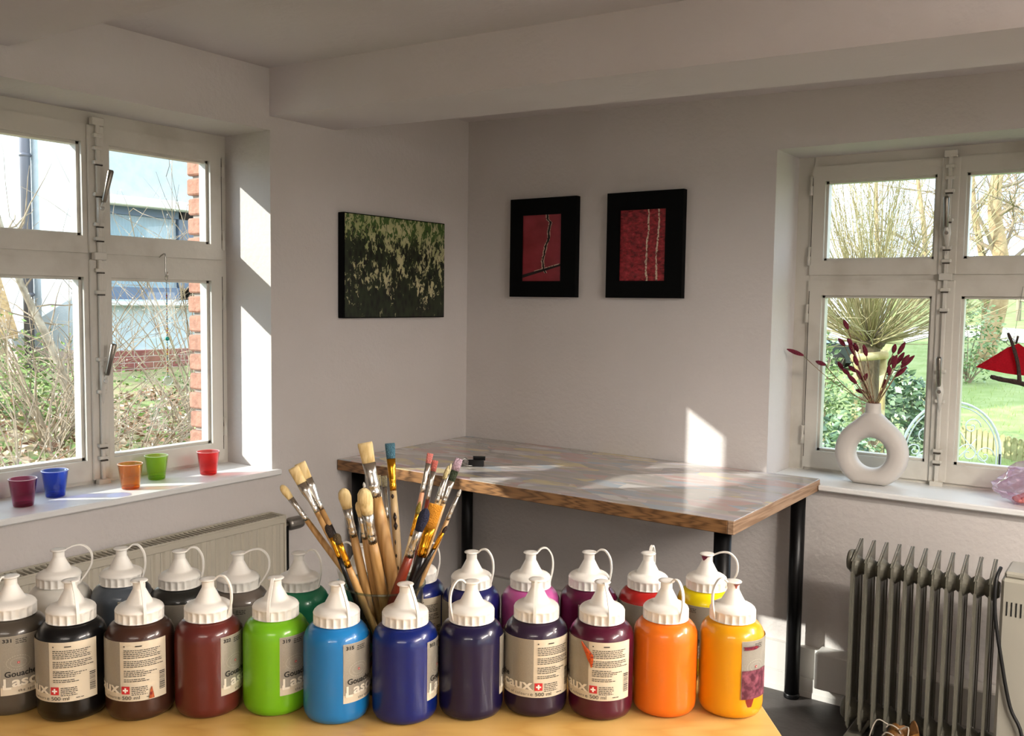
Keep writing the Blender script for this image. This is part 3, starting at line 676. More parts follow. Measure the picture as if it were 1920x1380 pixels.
class LB(MB):
    def text(s, st, u, z, size, r=RB+.0011, bold=0., space=1., mi=0, width=None):
        vs, fs = flat_text(st, size, bold, space)
        k = 1.0
        if width: k = width/max(v[0] for v in vs)
        s.add([wrap(u+x*k, z+y, r) for x, y in vs], fs, mi); return s
    def rect(s, u0, u1, z0, z1, r=RB+.0009, mi=0):
        n = max(1, int(math.ceil((u1-u0)/.003))); vs = []; fs = []
        for i in range(n+1): u = u0+(u1-u0)*i/n; vs += [wrap(u, z0, r), wrap(u, z1, r)]
        for i in range(n): fs.append((2*i, 2*i+2, 2*i+3, 2*i+1))
        s.add(vs, fs, mi, True); return s
    def poly(s, pts, r, mi=0): return s.add([wrap(u, z, r) for u, z in pts], [tuple(range(len(pts)))], mi)
L0, L1, LG = .026, .0945, .070         # label bottom, top, width of the grey panel
LW = .122
def small_print(b, u0, u1, z, n, dz, h=.0008):
    for k in range(n):
        u = u0; end = u1 - random.uniform(0, .4)*(u1-u0)*(1 if random.random() < .4 else .15)
        while u < end:
            w = random.uniform(.0012, .0045); b.rect(u, min(u+w, end), z-k*dz, z-k*dz+h, RB+.0011); u += w+.0007
INK = mat('label_ink', '#1b1917', .6); PAPER = mat('label_paper', '#cfc4ae', .55); SILV = mat('label_silver', '#8d887d', .38, .25, noise=(2000, '#a39e92', .3, .7))
WINK = mat('label_white_ink', '#e4ddcd', .55); REDI = mat('label_red', '#c1272d', .5)
lb = LB(); lb.rect(0, LW, L0, L1, RB+.0003, 0); LABEL_PAPER = lb.mesh('label', PAPER)
lb = LB(); lb.rect(.0004, LG, L0+.0095, L1-.0002, RB+.0006, 0); LABEL_SILVER = lb.mesh('silver_panel', SILV)
lb = LB(); lb.text('Gouache', .0045, L0+.0215, .0092, bold=.00022, width=.0335)
lb.text('the spirit of colours', .018, L0+.0028, .0046, space=1.25, width=.047)
small_print(lb, .0165, .028, L1-.0045, 3, .0021)
small_print(lb, LG+.0045, LW-.006, L1-.010, 5, .0021); small_print(lb, LG+.0045, LW-.004, L1-.0225, 4, .0021); small_print(lb, LG+.0045, LW-.012, L1-.0335, 4, .0021); small_print(lb, LG+.0045, LW-.018, L1-.0435, 2, .0021)
lb.rect(LG+.0045, LG+.006, L1-.0055, L1-.0042, RB+.0011); lb.rect(LG+.017, LG+.024, L1-.0055, L1-.0043, RB+.0011)
small_print(lb, LG+.0125, LG+.03, L0+.0158, 5, .0021)
lb.text('e 500 ml', LG-.0035, L0+.0022, .0062, width=.0245); small_print(lb, LG+.028, LG+.036, L0+.0035, 1, .002)
zq = L0+.009
while zq < L0+.030: h = random.choice((.0004, .0007, .0011)); lb.rect(LW-.0095, LW-.0025, zq, zq+h, RB+.0011); zq += h+random.choice((.0005, .0009))
LETTER_DARK = lb.mesh('lettering', INK)
lb = LB(); lb.text('L', .0026, L0+.0075, .0175, bold=.0004, width=.0085); lb.text('ascaux', .0118, L0+.0098, .0165, bold=.0004, width=.0575)
lb.rect(.0026, .0026+.0022, L0+.0075, L0+.0125, RB+.0011)
LETTER_WHITE = lb.mesh('lettering', WINK)
lb = LB()
for k in range(2):
    for q in range(28):
        a0, a1 = 2*pi*q/28, 2*pi*(q+.6)/28; ru, rz = .0125-.004*k, .0085-.003*k
        lb.poly([(.019+ru*cos(a0), .0635+rz*sin(a0)), (.019+ru*cos(a1), .0635+rz*sin(a1)), (.019+(ru-.0006)*cos(a1), .0635+(rz-.0006)*sin(a1)), (.019+(ru-.0006)*cos(a0), .0635+(rz-.0006)*sin(a0))], RB+.001)
EMBLEM = lb.mesh('emblem', mat('emblem_grey', '#b7b1a4', .5))
lb = LB(); lb.rect(LG+.0015, LG+.0105, L0+.0085, L0+.0175, RB+.0009, 0); lb.rect(.0178, .0202, .0623, .0647, RB+.0012, 0)
uc, zc2 = LG+.006, L0+.013
lb.rect(uc-.0029, uc+.0029, zc2-.0009, zc2+.0009, RB+.0013, 1); lb.rect(uc-.0009, uc+.0009, zc2-.0029, zc2+.0029, RB+.0013, 1)
lb.rect(.0184, .0196, .0633, .0637, RB+.0014, 1); lb.rect(.0188, .0192, .0629, .0641, RB+.0014, 1)
CROSS = lb.mesh('cross_badge', [REDI, mat('badge_white', '#f2efe8', .5)])
NUMS = {}
def num_mesh(s):
    if s not in NUMS: NUMS[s] = LB().text(s, .003, L1-.0066, .0056, bold=.00018, width=.0095).mesh('number', INK)
    return NUMS[s]
def bottle(pos, colr, label, lab, num, strap, sang, rough=.3):
    v = Vector((pos[0]-CAM[0], pos[1]-CAM[1], 0)).normalized()
    rz = atan2(v.y, v.x) - pi/2
    t = thing('paint_bottle', label, 'bottle', (pos[0], pos[1], ZB), rz, 'gouache bottles on the paint table')
    o = link('bottle_body', BODY, t); m = mat('paint_'+colr, tuple(c*(.62 if max(lin(colr)[:3]) < .3 else .78) for c in lin(colr)[:3])+(1,), rough, coat=.45, spec=.25)
    o.material_slots[0].link = 'OBJECT'; o.material_slots[0].material = m
    c = link('cap', CAP, t, rz=random.uniform(0, 6)); s = link('strap', STRAPS[strap], c); s.rotation_euler = (0, 0, radians(sang)-c.rotation_euler.z)
    if lab is not None:
        l = link('label', LABEL_PAPER, t, rz=radians(lab))
        for me in (LABEL_SILVER, LETTER_DARK, LETTER_WHITE, EMBLEM, CROSS): link(me.name.split('.')[0], me, l, kind='stuff' if me in (LETTER_DARK, LETTER_WHITE, EMBLEM) else None)
        if num: link('number', num_mesh(num), l)
    return t
WJ = 1.147; JC = D(WJ, 721, 1093); JC.z = ZB            # the brush jar stands between the rows
def frontpos(px, py):
    px = px + (960-px)*.004
    q = P(2, ZB, px, py); d = Vector((q.x-CAM[0], q.y-CAM[1], 0)).normalized(); return q + d*RB*.88
FRONT = [((23,1341), '#5b5348', 'metallic taupe grey gouache bottle numbered 331', -20, '331', 'flat', -62),
 ((137,1353), '#0a0a0d', 'jet black gouache bottle with cream text label', -143, None, 'flat', 14),
 ((262,1352), '#4b2d22', 'dark brown gouache bottle with cream text label', -139, None, 'flat', 12),
 ((390,1348), '#6d2a25', 'brick red brown gouache bottle numbered 322', 20, '322', 'loop', 58),
 ((515,1344), '#79c01c', 'bright lime green gouache bottle numbered 319', 6, '319', 'flat', -18),
 ((630,1360), '#1d7cc0', 'light cerulean blue gouache bottle numbered 315', 11, '315', 'flat', 30),
 ((759,1361), '#0b2478', 'royal blue gouache bottle numbered 313', 41, '313', 'flat', 32),
 ((882,1353), '#1a1440', 'dark blue violet gouache bottle with its label turned away', 60, None, 'loop', -55),
 ((1003,1346), '#35223c', 'dusky plum purple gouache bottle with cream text label', -109, None, 'flat', -4),
 ((1125,1352), '#58102f', 'burgundy gouache bottle with an orange drip on its label', -127, None, 'flat', 20),
 ((1243.5,1347), '#f2791b', 'plain orange gouache bottle without visible label', 88, None, 'loop', 40),
 ((1369,1348), '#eda50f', 'golden yellow gouache bottle with maroon stained label', 18, None, 'loop', -50)]
BACK = [((110,1030), '#e6e4db', 'white gouache bottle in the rear row', 88, None, 'wide', 75),
 ((227,1027.5), '#5d6670', 'slate grey gouache bottle in the rear row', -8, '325', 'loop', 70),
 ((339.6,1032.5), '#2b2c29', 'charcoal gouache bottle in the rear row', -100, None, 'loop', 70),
 ((445,1036), '#80756b', 'warm grey gouache bottle in the rear row', -30, None, 'wide', 72),
 ((559.7,1036), '#2b8f66', 'emerald green gouache bottle in the rear row', 88, None, 'loop', 66),
 ((674,1022), '#1b7d79', 'teal gouache bottle half hidden behind the brush jar', 88, None, 'loop', -85),
 ((782,1024), '#122688', 'ultramarine gouache bottle half hidden behind the brush jar', -128, None, 'loop', 90),
 ((884.6,1034), '#1a1c66', 'navy blue gouache bottle in the rear row', -150, None, 'loop', 68),
 ((997,1035), '#c25a9e', 'pink gouache bottle in the rear row', 88, None, 'loop', 105),
 ((1104,1034.5), '#61123a', 'wine red gouache bottle in the rear row', -20, '306', 'loop', 72),
 ((1215.7,1036.5), '#b7211f', 'scarlet gouache bottle in the rear row', -95, None, 'loop', 165),
 ((1325.7,1038), '#f0da06', 'lemon yellow gouache bottle with stained nozzle in the rear row', -60, None, 'wide', 75)]
POS = [frontpos(*r[0]) for r in FRONT] + [P(2, ZB+.1545, *r[0]) for r in BACK]
for q in POS: q.z = ZB
for _ in range(60):
    for i in range(len(POS)):
        for k in range(i):
            d = POS[i]-POS[k]; ov = 2*RB+.0016-d.length
            if ov > 0: POS[i] += d.normalized()*ov*.5; POS[k] -= d.normalized()*ov*.5
        d = POS[i]-JC; ov = RB+.0485-d.length             # and clear of the brush jar
        if ov > 0: POS[i] += d.normalized()*ov
fb = [bottle(POS[i], *r[1:]) for i, r in enumerate(FRONT)]
bb_ = [bottle(POS[12+i], *r[1:]) for i, r in enumerate(BACK)]
# spills
def drip(t, pts, colr, r, name='paint_drip'):
    n = len(pts); b = MB(); vs = []; fs = []
    L = [(u0, u1, z) for u0, u1, z in pts]
    for (u0, u1, z) in L:
        for k in range(5): u = u0+(u1-u0)*k/4; vs.append(wrap(u, z, r+.0006*sin(pi*k/4)))
    for i in range(n-1):
        for k in range(4): fs.append((5*i+k, 5*i+k+1, 5*i+6+k, 5*i+5+k))
    b.add(vs, fs, 0, True).build(name, mat('drip_'+colr, colr, .35, noise=(300, '#7c1d1f', .5, .62)), t)
drip(fb[9], [(-.024, -.0225, .0935), (-.0225, -.018, .089), (-.020, -.0125, .084), (-.0175, -.0085, .079), (-.0155, -.0085, .074), (-.0125, -.009, .069), (-.0115, -.0098, .065)], '#c2501d', RB+.0016)
drip(fb[2], [(.011, .0118, .041), (.0098, .0125, .037), (.0090, .0135, .032), (.0085, .0142, .0275)], '#a8522c', RB+.0016)
ST = mat('maroon_stain', '#4a1024', .5, noise=(140, '#8a4a58', .4, .68))
lb = LB(); lb.rect(.0125, .0500, L0, .060, RB+.0017); lb.build('paint_stain', ST, fb[11])
drip(fb[11], [(.0130, .0300, .0885), (.0150, .036, .0865), (.0140, .030, .0845)], '#5a1430', RB+.0017, 'paint_stain')
drip(fb[11], [(.0180, .0300, .027), (.019, .028, .021), (.021, .026, .016)], '#7a2418', RB+.0006, 'paint_stain')
b = MB(); vs = []; fs = []
for i, (z, h) in enumerate(((.1465, .15), (.149, .5), (.1515, .8), (.1532, 1.1))):
    r = (.0072, .00705, .00715, .0101)[i]
    for k in range(7): a = -.7+h*(k/3-1); vs.append((r*sin(a), -r*cos(a), z))
for i in range(3):
    for k in range(6): fs.append((7*i+k, 7*i+k+1, 7*i+8+k, 7*i+7+k))
b.add(vs, fs, 0, True).build('paint_stain', mat('wine_stain', '#6b0f33', .4), bb_[11])
b = MB(); vs = []
for i, (z, h) in enumerate(((.147, .1), (.150, .25), (.1532, .5))):
    r = (.00715, .0071, .0101)[i]
    for k in range(5): a = .5+h*(k/2-1); vs.append((r*sin(a), -r*cos(a), z))
b.add(vs, [(5*i+k, 5*i+k+1, 5*i+6+k, 5*i+5+k) for i in range(2) for k in range(4)], 0, True).build('paint_stain', mat('rust_stain', '#8a3d2c', .5), fb[11])

# ================================================================== BRUSH JAR
JARG = glassy('jar_glass', (0.87, 0.91, 0.895, 1), 1.4, .02, 1.5)
t = thing('brush_jar', 'clear flared glass jar holding the paint brushes', 'jar', tuple(JC))
HJ = D(WJ, 721, 1093).z - ZB
MB().lathe([(0, .0006), (.0388, .0006), (.0402, .003), (.0500, HJ-.003), (.0515, HJ-.001), (.0515, HJ+.0005), (.0490, HJ+.0005), (.0482, HJ-.004), (.0388, .012), (0, .0125)], 56, caps=False).build('jar_wall', JARG, t)
MB().tube([(.0502*cos(a), .0502*sin(a), HJ) for a in (2*pi*k/56 for k in range(57))], .0016, 8, cap=False).build('jar_rim', glassy('jar_rim_glass', (.75, .82, .79, 1), 1.6, .03, 1.5), t)
NAT = wood_mat('brush_wood', '#c39a62', '#a57b45', 30, (1, 1, .12), .4, 2); 
def bmat(c, r=.35, metal=0.): return mat('brush_%s_%s' % (c, metal), c, r, metal)
HOG, TAN, GOLD, SILVER = '#d9c48e', '#cdb98a', '#d99a2b', '#c9c5bd'
HOGM = mat('hog_bristle', '#d8c391', .85, noise=(250, '#b09255', .45, .75, (1, 1, .2)))
def hair(c): return HOGM if c == HOG else mat('hair_'+c, c, .75, noise=(260, c, .4, .6), bump=(600, .6))
#       tip px, rim px, hair(px), ferrule(px), hair width, handle width, flat?, hair colour, ferrule colour, handle colour, depth offset, label
BR = [((527,910),(676,1100),30,50,15,11,0,HOG,SILVER,'nat',-.010,'slim round hog hair brush leaning far out of the jar'),
 ((550,876),(683,1102),34,62,21,10,1,HOG,SILVER,'nat',.016,'flat hog hair brush with pinched silver ferrule behind its twin'),
 ((562,868),(690,1104),32,64,21,11,1,HOG,SILVER,'nat',.006,'flat hog hair brush with silver ferrule and dark splashed handle'),
 ((612,984),(664,1094),24,42,12,9,0,'#2a1d16',GOLD,'#14110f',-.018,'dark haired brush with gold ferrule and black handle'),
 ((629,1001),(681,1103),18,46,14,11,0,'#4a3a1c',GOLD,'nat',-.022,'short brown haired brush with gold ferrule and wooden handle'),
 ((643,916),(697,1106),36,54,23,15,0,HOG,SILVER,'nat',-.012,'fat round hog hair brush with plain wooden handle'),
 ((672,940),(711,1107),26,42,14,11,0,HOG,SILVER,'nat',.010,'small round hog hair brush between two fat ones'),
 ((681,916),(719,1108),44,54,25,16,0,HOG,SILVER,'nat',-.020,'fattest round hog hair brush standing upright in the jar'),
 ((684,830),(740,1108),38,66,27,24,1,HOG,SILVER,'nat',.002,'tall wide flat hog hair brush with thick wooden handle'),
 ((682,904),(716,1105),10,60,6,7,0,'#d8d4cc',SILVER,'nat',.026,'thin brush with tiny white tip behind the wide flat brush'),
 ((709,891),(730,1100),22,60,10,9,1,'#cfc39c',SILVER,'#cdb184',.030,'pale flat brush at the back of the jar'),
 ((720,892),(737,1098),22,62,11,9,1,'#c3bb9a',SILVER,'#cdb184',.022,'pale flat brush with stained silver ferrule at the back'),
 ((731,831),(744,1092),30,62,19,14,1,'#3f6b7d',GOLD,'#d3b88a',.012,'blue stained flat brush with paint spotted cream handle'),
 ((807,850),(760,1106),20,58,12,10,1,'#d98078',SILVER,'#d39a78',.014,'pink tipped brush with salmon handle'),
 ((816,863),(768,1104),22,56,12,9,1,'#cf6e62',SILVER,'#8a3a2a',.024,'pink tipped brush with dark red handle'),
 ((788,940),(744,1100),22,44,9,9,0,'#8a7a2c',GOLD,'#d9c59a',-.004,'olive tipped brush with gold ferrule and cream handle'),
 ((800,954),(740,1106),40,52,19,15,0,'#141a38',SILVER,'#7c2f1c',-.020,'navy haired brush with silver ferrule and red brown handle'),
 ((818,946),(772,1102),44,56,25,20,1,'#dd9420',GOLD,'#16161a',-.012,'wide golden synthetic brush with thick black handle'),
 ((841,873),(776,1100),26,50,9,9,0,'#d6c48e',SILVER,'#c9ad7c',.018,'pale pointed brush leaning to the right of the jar'),
 ((846,868),(783,1100),22,52,9,9,0,'#cfc6a0','#bdb9b2','#c9ad7c',.028,'second pale pointed brush leaning behind the green one'),
 ((858,868),(780,1098),36,46,15,11,1,'#2c3a22',SILVER,'#c2a070',.004,'dark green stained flat brush with lilac tip'),
 ((864,917),(785,1094),14,50,7,9,0,'#d4d0c6',SILVER,'#a98558',-.004,'thin white tipped brush leaning furthest right'),
 ((838,986),(786,1096),13,36,7,8,0,'#2b1a18',GOLD,'#12100f',-.016,'small brown tipped detail brush with black handle')]
# depth of each tip and resting point of each handle end, settled so that the brushes lie side by side in the jar
BFIT = [(1.1419, 1.8071, -2.4043, 0.8884), (1.1362, 1.823, -2.4379, 0.8816), (1.1375, 1.7984, -2.4225, 0.8815), (1.112, 1.7961, -2.4418, 0.8815), (1.0868, 1.7976, -2.4326, 0.8815), (1.1141, 1.7846, -2.433, 0.8815), (1.1058, 1.7758, -2.4178, 0.8815), (1.0893, 1.7841, -2.4121, 0.8815), (1.1392, 1.8173, -2.4195, 0.8815), (1.1716, 1.8027, -2.4412, 0.8815), (1.2072, 1.8152, -2.4421, 0.8815), (1.2012, 1.8177, -2.4416, 0.8815), (1.1959, 1.8053, -2.4153, 0.8815), (1.1881, 1.7917, -2.442, 0.8815), (1.1965, 1.7988, -2.4295, 0.8815), (1.12, 1.7839, -2.445, 0.8815), (1.093, 1.7687, -2.4478, 0.8815), (1.121, 1.7994, -2.4459, 0.8815), (1.189, 1.79, -2.4464, 0.8815), (1.1978, 1.7979, -2.4394, 0.8815), (1.1663, 1.7869, -2.4381, 0.8815), (1.1449, 1.7922, -2.4505, 0.8815), (1.1065, 1.7742, -2.4661, 0.8815)]
bi = 0
for (tip, rim, hl, fl_, hw, kw, flat, hc, fc, kc, dw, lab) in BR:
    tx, ty = tip; wt, *E_ = BFIT[bi]; A, E_ = D(wt, tx, ty), Vector(E_); bi += 1
    _d = np.array(E_)-CAM; _w = float(_d @ FW); ex, ey = 960+F*float(_d @ RT)/_w, 690-F*float(_d @ UP)/_w
    Ltot = (A-E_).length; px = (A-E_).length/math.hypot(tx-ex, ty-ey); ax = (E_-A).normalized()
    t = thing('paint_brush', lab, 'brush', tuple(E_), group='paint brushes in the glass jar')
    fa = np.array(RT); fa = Vector(fa) - ax*ax.dot(Vector(fa)); fa.normalize()
    at = lambda d: A-E_ + ax*d
    hl, fl_, hw, kw = hl*px, fl_*px, hw*px, kw*px
    if flat:
        pts = [0, hl*.12, hl*.7, hl*1.05]; rad = [(hw*.50, hw*.10), (hw*.52, hw*.16), (hw*.47, hw*.2), (hw*.44, hw*.22)]
        fp = [hl, hl+fl_*.3, hl+fl_*.62, hl+fl_*.66, hl+fl_*.7, hl+fl_*.8, hl+fl_*.84, hl+fl_*.88, hl+fl_]
        k2 = kw*.46; fr = [(hw*.46, hw*.23), (hw*.42, hw*.28), (k2*1.04, k2*.95), (k2*1.14, k2*1.1), (k2*1.02, k2), (k2*1.02, k2), (k2*1.14, k2*1.12), (k2*1.02, k2), (k2, k2)]
    else:
        pts = [0, hl*.06, hl*.2, hl*.45, hl*.75, hl*1.05]; rad = [hw*.10, hw*.27, hw*.43, hw*.5, hw*.43, hw*.36]
        if hw/px < 12: rad = [hw*.06, hw*.14, hw*.3, hw*.46, hw*.5, hw*.44]
        fp = [hl, hl+fl_*.4, hl+fl_*.62, hl+fl_*.66, hl+fl_*.7, hl+fl_*.8, hl+fl_*.84, hl+fl_*.88, hl+fl_]
        k2 = kw*.46; fr = [hw*.40, k2*.98, k2*1.0, k2*1.12, k2, k2, k2*1.12, k2, k2]
    MB().tube([at(d) for d in pts], rad, 12, flat=fa).build('bristles', hair(hc), t)
    MB().tube([at(d) for d in fp], fr, 14, flat=fa).build('ferrule', bmat(fc, .22, 1.0), t)
    hs = hl+fl_*.98; hm = NAT if kc == 'nat' else bmat(kc, .3)
    Lh = Ltot-hs
    hd = MB().tube([at(hs), at(hs+Lh*.12), at(hs+Lh*.35), at(hs+Lh*.7), at(Ltot-.004), at(Ltot)], [kw*.46, kw*.54, kw*.56, kw*.38, kw*.22, kw*.12], 12, flat=fa).build('handle', hm, t)
    if 'dark splashed' in lab:
        MB().tube([at(hs+.022), at(hs+.050)], [kw*.54, kw*.57], 12, flat=fa).build('paint_splash', bmat('#1d1310', .4), hd)
    if 'spotted' in lab:
        for (d, h, w_) in ((.004, .006, .7), (.028, .012, .8), (.040, .010, .9), (.062, .007, .35), (.080, .005, .5), (.095, .006, .3)):
            c = at(hs+d) - Vector(FW)*kw*.50 + fa*kw*random.uniform(-.15, .15)
            MB().tube([c, c+ax*h*.5, c+ax*h], [kw*.1*w_, kw*.33*w_, kw*.1*w_], 6, flat=fa).build('paint_splash', bmat('#2a1a14', .4), hd)
    if 'lilac' in lab:
        MB().tube([at(-.006), at(.003), at(.010)], [(hw*.46, hw*.1), (hw*.54, hw*.18), (hw*.52, hw*.2)], 12, flat=fa).build('lilac_tip', hair('#b49aa8'), t)

# ================================================================== OIL HEATER
OILC = mat('oil_heater_enamel', '#6c695d', .38, .15); 
fp = P(2, ZF+.045, 1620, 1360); OX = P(1, -.30, 1604, 1100).x
yc = -.29
t = thing('oil_heater', 'grey finned oil radiator standing on the floor under the back window', 'heater', (OX, yc, ZF))
HT = P(1, yc+.065, 1622, 1008).z - ZF
def fin_mesh():
    b = MB(); d = .06; z0, z1 = .065, HT; c = .018
    poly = [(-d, z0+c), (-d+c, z0), (d-c, z0), (d, z0+c), (d, z1-.008), (d-.006, z1), (d-.016, z1), (-d+.006, z1-.052), (-d, z1-.062)]
    b.prism(poly, -.0012, .0012, 0)
    for s in (-1, 1): b.box((-.0035, s*d-.0015, z0+.03), (.0035, s*d+.0015, z1-.085))
    for yy in (-.03, .03): b.tube([(0, yy, z0+.05), (0, yy, z0+.09), (0, yy, z1-.15), (0, yy, z1-.11)], [(.002, .006), (.0045, .015), (.0045, .015), (.002, .006)], 8, flat=(1, 0, 0))
    sl_ = (Vector((0, d-.016, z1)), Vector((0, -d+.006, z1-.052)))
    for sx in (-.004, .004): b.tube([sl_[0]+Vector((sx, 0, 0)), sl_[1]+Vector((sx, 0, 0))], .0018, 5)
    for zz, r in ((z1-.078, .037), (z0+.052, .038)):
        b.lathe([(.022, -.0192), (r*.95, -.002), (r*.95, .002), (.022, .0192)], 24, smooth=False, m=Matrix.Translation((0, 0, zz)) @ Matrix.Rotation(pi/2, 4, 'Y'))
    return b.mesh('fin', OILC)
FM = fin_mesh(); PITCHX = (P(1, yc, 1868, 1100).x - OX)/10
PITCHX = .0385
for k in range(11): link('fin', FM, t, (k*PITCHX, 0, 0))
MB().lathe([(.030, -.012), (.034, -.006), (.034, .004)], 24, m=Matrix.Translation((-.014, 0, HT-.062)) @ Matrix.Rotation(pi/2, 4, 'Y')).build('end_cap', OILC, t)
MB().lathe([(.028, -.014), (.036, -.006), (.036, .004)], 24, m=Matrix.Translation((-.014, 0, .117)) @ Matrix.Rotation(pi/2, 4, 'Y')).build('end_cap', OILC, t)
xb = 11*PITCHX-.008
MB().cbox((xb, -.082, .05), (xb+.13, .082, HT-.02), .008).build('control_box', mat('heater_box', '#9d998c', .4), t)
MB().cbox((xb+.006, -.07, HT-.021), (xb+.124, .07, HT-.002), .006).build('box_lid', mat('heater_box', '#9d998c'), t)
for z in (HT-.125, .075):
    for k in range(9): MB().box((xb+.016+k*.0118, -.0835, z), (xb+.0195+k*.0118, -.08, z+.04)).build('vent_slot', mat('slot_black', '#11100e', .9), t)
MB().tube(smoothpts([(xb-.006, -.05, HT+.002), (xb-.012, -.084, HT-.03), (xb-.010, -.092, HT-.12), (xb+.012, -.094, HT-.25), (xb+.04, -.095, HT-.38), (xb+.075, -.10, HT-.46), (xb+.10, -.12, .004)], 5), .0052, 8).build('power_cord', mat('cord_black', '#0e0d0d', .5), t)
fx = .012
ft = MB(); ft.cbox((fx-.016, -.13, .045), (fx+.03, .13, .052), .002)
for s in (-1, 1): ft.lathe([(.023, .045), (.024, .048), (.023, .052)], 20, (fx+.007, s*.128, 0))
ft.build('foot_bar', OILC, t)
for s in (-1, 1):
    MB().lathe([(.007, .052), (.0065, .056), (.003, .0585), (0, .059)], 14, (fx+.007, s*.128, 0), caps=False).build('foot_bolt', STEEL, t)
    MB().lathe([(.0, -.012), (.018, -.012), (.021, -.008), (.021, .008), (.018, .012), (0, .012)], 20, m=Matrix.Translation((fx+.007, s*.112, .021)) @ Matrix.Rotation(pi/2, 4, 'Y'), caps=False).build('castor', BLACK, t)
    MB().box((fx-.002, s*.112-.006, .02), (fx+.016, s*.112+.006, .046)).build('castor_fork', OILC, t)

# ================================================================== SHOE
sp = P(2, ZF+.185, 1684, 1350)
t = thing('ankle_boot', 'brown leather lace up boot on the floor in front of the heater', 'shoe', (sp.x, sp.y, ZF), radians(-122))
LEA = mat('tan_leather', '#7d5424', .5, noise=(25, '#5e3c18', .35, .7), bump=(120, .2)); DARK = mat('shoe_lining', '#1c1713', .9); LACE = mat('lace', '#b3a99a', .8); SOLE = mat('shoe_sole', '#2a211a', .8)
# local: +x = toe
sec = [(-.066, .026, .172, .040), (-.055, .038, .184, .040), (-.03, .043, .186, .038), (.005, .043, .176, .032), (.032, .043, .130, .018), (.07, .046, .082, .010), (.11, .048, .055, .006), (.15, .044, .048, .004), (.175, .032, .040, .003), (.188, .012, .030, .002)]
vs = []; fs = []; NS = 14
for (x, hw, hz, op) in sec:
    for j in range(NS):
        a = pi*(j/(NS-1)); yy = hw*cos(a)*(1+.0*sin(a)); zz = .022 + (hz-.022)*abs(sin(a))**.62
        vs.append((x, yy, zz))
for i in range(len(sec)-1):
    for j in range(NS-1):
        if i < 3 and 3 <= j <= 9: continue
        fs.append((i*NS+j, i*NS+j+1, (i+1)*NS+j+1, (i+1)*NS+j))
fs.append(tuple(range(NS))); fs.append(tuple((len(sec)-1)*NS+j for j in range(NS)))
up = MB().add(vs, fs, 0, True).build('upper', LEA, t)
so_ = up.modifiers.new('thick', 'SOLIDIFY'); so_.thickness = .003; so_.offset = -1
b = MB(); pl = [(x, hw+.005) for x, hw, _, _ in sec]; poly = pl + [(x, -w) for x, w in reversed(pl)]
b.prism(poly, 0, .024, 2).build('sole', SOLE, t)
MB().prism([(x*.97, hw*.86) for x, hw, _, _ in sec[:5]] + [(x*.97, -hw*.86) for x, hw, _, _ in reversed(sec[:5])], .024, .03, 2).build('insole', DARK, t)
for k in range(4):
    x = .012+.012*k; z = .168-.022*k
    MB().tube(smoothpts([(x, .024, z-.012), (x+.004, .012, z+.001), (x+.008, -.012, z+.001), (x+.012, -.024, z-.014)], 3), .0022, 6).build('lace', LACE, t)
MB().tube(smoothpts([(.018, .02, .166), (.010, .048, .185), (.034, .066, .150), (.052, .066, .07), (.06, .072, .004)], 4), .002, 6).build('lace', LACE, t)
MB().tube(smoothpts([(.018, -.02, .166), (.036, -.045, .172), (.05, -.058, .12), (.055, -.062, .05), (.065, -.068, .004)], 4), .002, 6).build('lace', LACE, t)

# ================================================================== OUTSIDE, LEFT WINDOW
def leaf_cloud(name, mats, pts, size, parent=None, up=.0, **kw):
    "many small folded leaves, one object"
    V = []; Fc = []; mi = []
    nm = len(mats)
    for q in pts:
        s = size*random.uniform(.6, 1.35); a = random.uniform(0, 2*pi); e = random.uniform(-.9, .9)
        t1 = Vector((cos(a), sin(a), e)).normalized(); n_ = Vector((random.gauss(0, 1), random.gauss(0, 1), random.gauss(0, 1)+up)).normalized()
        t2 = t1.cross(n_).normalized(); n_ = t2.cross(t1)
        o = len(V); V += [q-t1*s*.5, q-t2*s*.28+n_*s*.06, q+t1*s*.5, q+t2*s*.28+n_*s*.06]
        Fc += [(o, o+1, o+2), (o, o+2, o+3)]; k = random.randrange(nm); mi += [k, k]
    me = bpy.data.meshes.new(name); me.from_pydata([tuple(v) for v in V], [], Fc); me.polygons.foreach_set('material_index', mi)
    for m in mats: me.materials.append(m)
    return link(name, me, parent, **kw)
def wander(p, d, L, n, wob, grav=0.):
    pts = [Vector(p)]; d = Vector(d).normalized()
    for i in range(n):
        d = (d + Vector((random.gauss(0, wob), random.gauss(0, wob), random.gauss(0, wob)-grav))).normalized(); pts.append(pts[-1]+d*L/n)
    return pts
XB = -7.0
def bank(x, y):                                # ground beyond the left window
    d = max(0, min(1, (-.5-x)/6.3)); return -.25 + .74*d + .03*sin(x*2.1+y*1.3) + .02*sin(y*3.7-x)
SOIL = mat('bank_soil', '#a08f6c', .95, noise=(5, '#7c8a4c', .42, .62), bump=(20, .8))
b = MB(); NX, NYG = 34, 60; vs = []
for i in range(NX):
    for j in range(NYG):
        x = -.5-7.0*i/(NX-1); y = -6+14*j/(NYG-1); vs.append((x, y, bank(x, y)))
b.add(vs, [(i*NYG+j, i*NYG+j+1, (i+1)*NYG+j+1, (i+1)*NYG+j) for i in range(NX-1) for j in range(NYG-1)], 0, True)
b.build('garden_bank', SOIL, kind='structure')
MB().box((-30, -14, -.4), (-7.4, 3, .40)).build('far_ground', SOIL, kind='structure')
def bankpts(n, x0, x1, y0, y1, dz):
    out = []
    while len(out) < n:
        x = random.uniform(x0, x1); y = random.uniform(y0, y1)
        if y < -1.2-.9*(x) - 3.8 or y > .2-.75*x: continue
        out.append(Vector((x, y, bank(x, y)+random.uniform(.005, dz))))
    return out
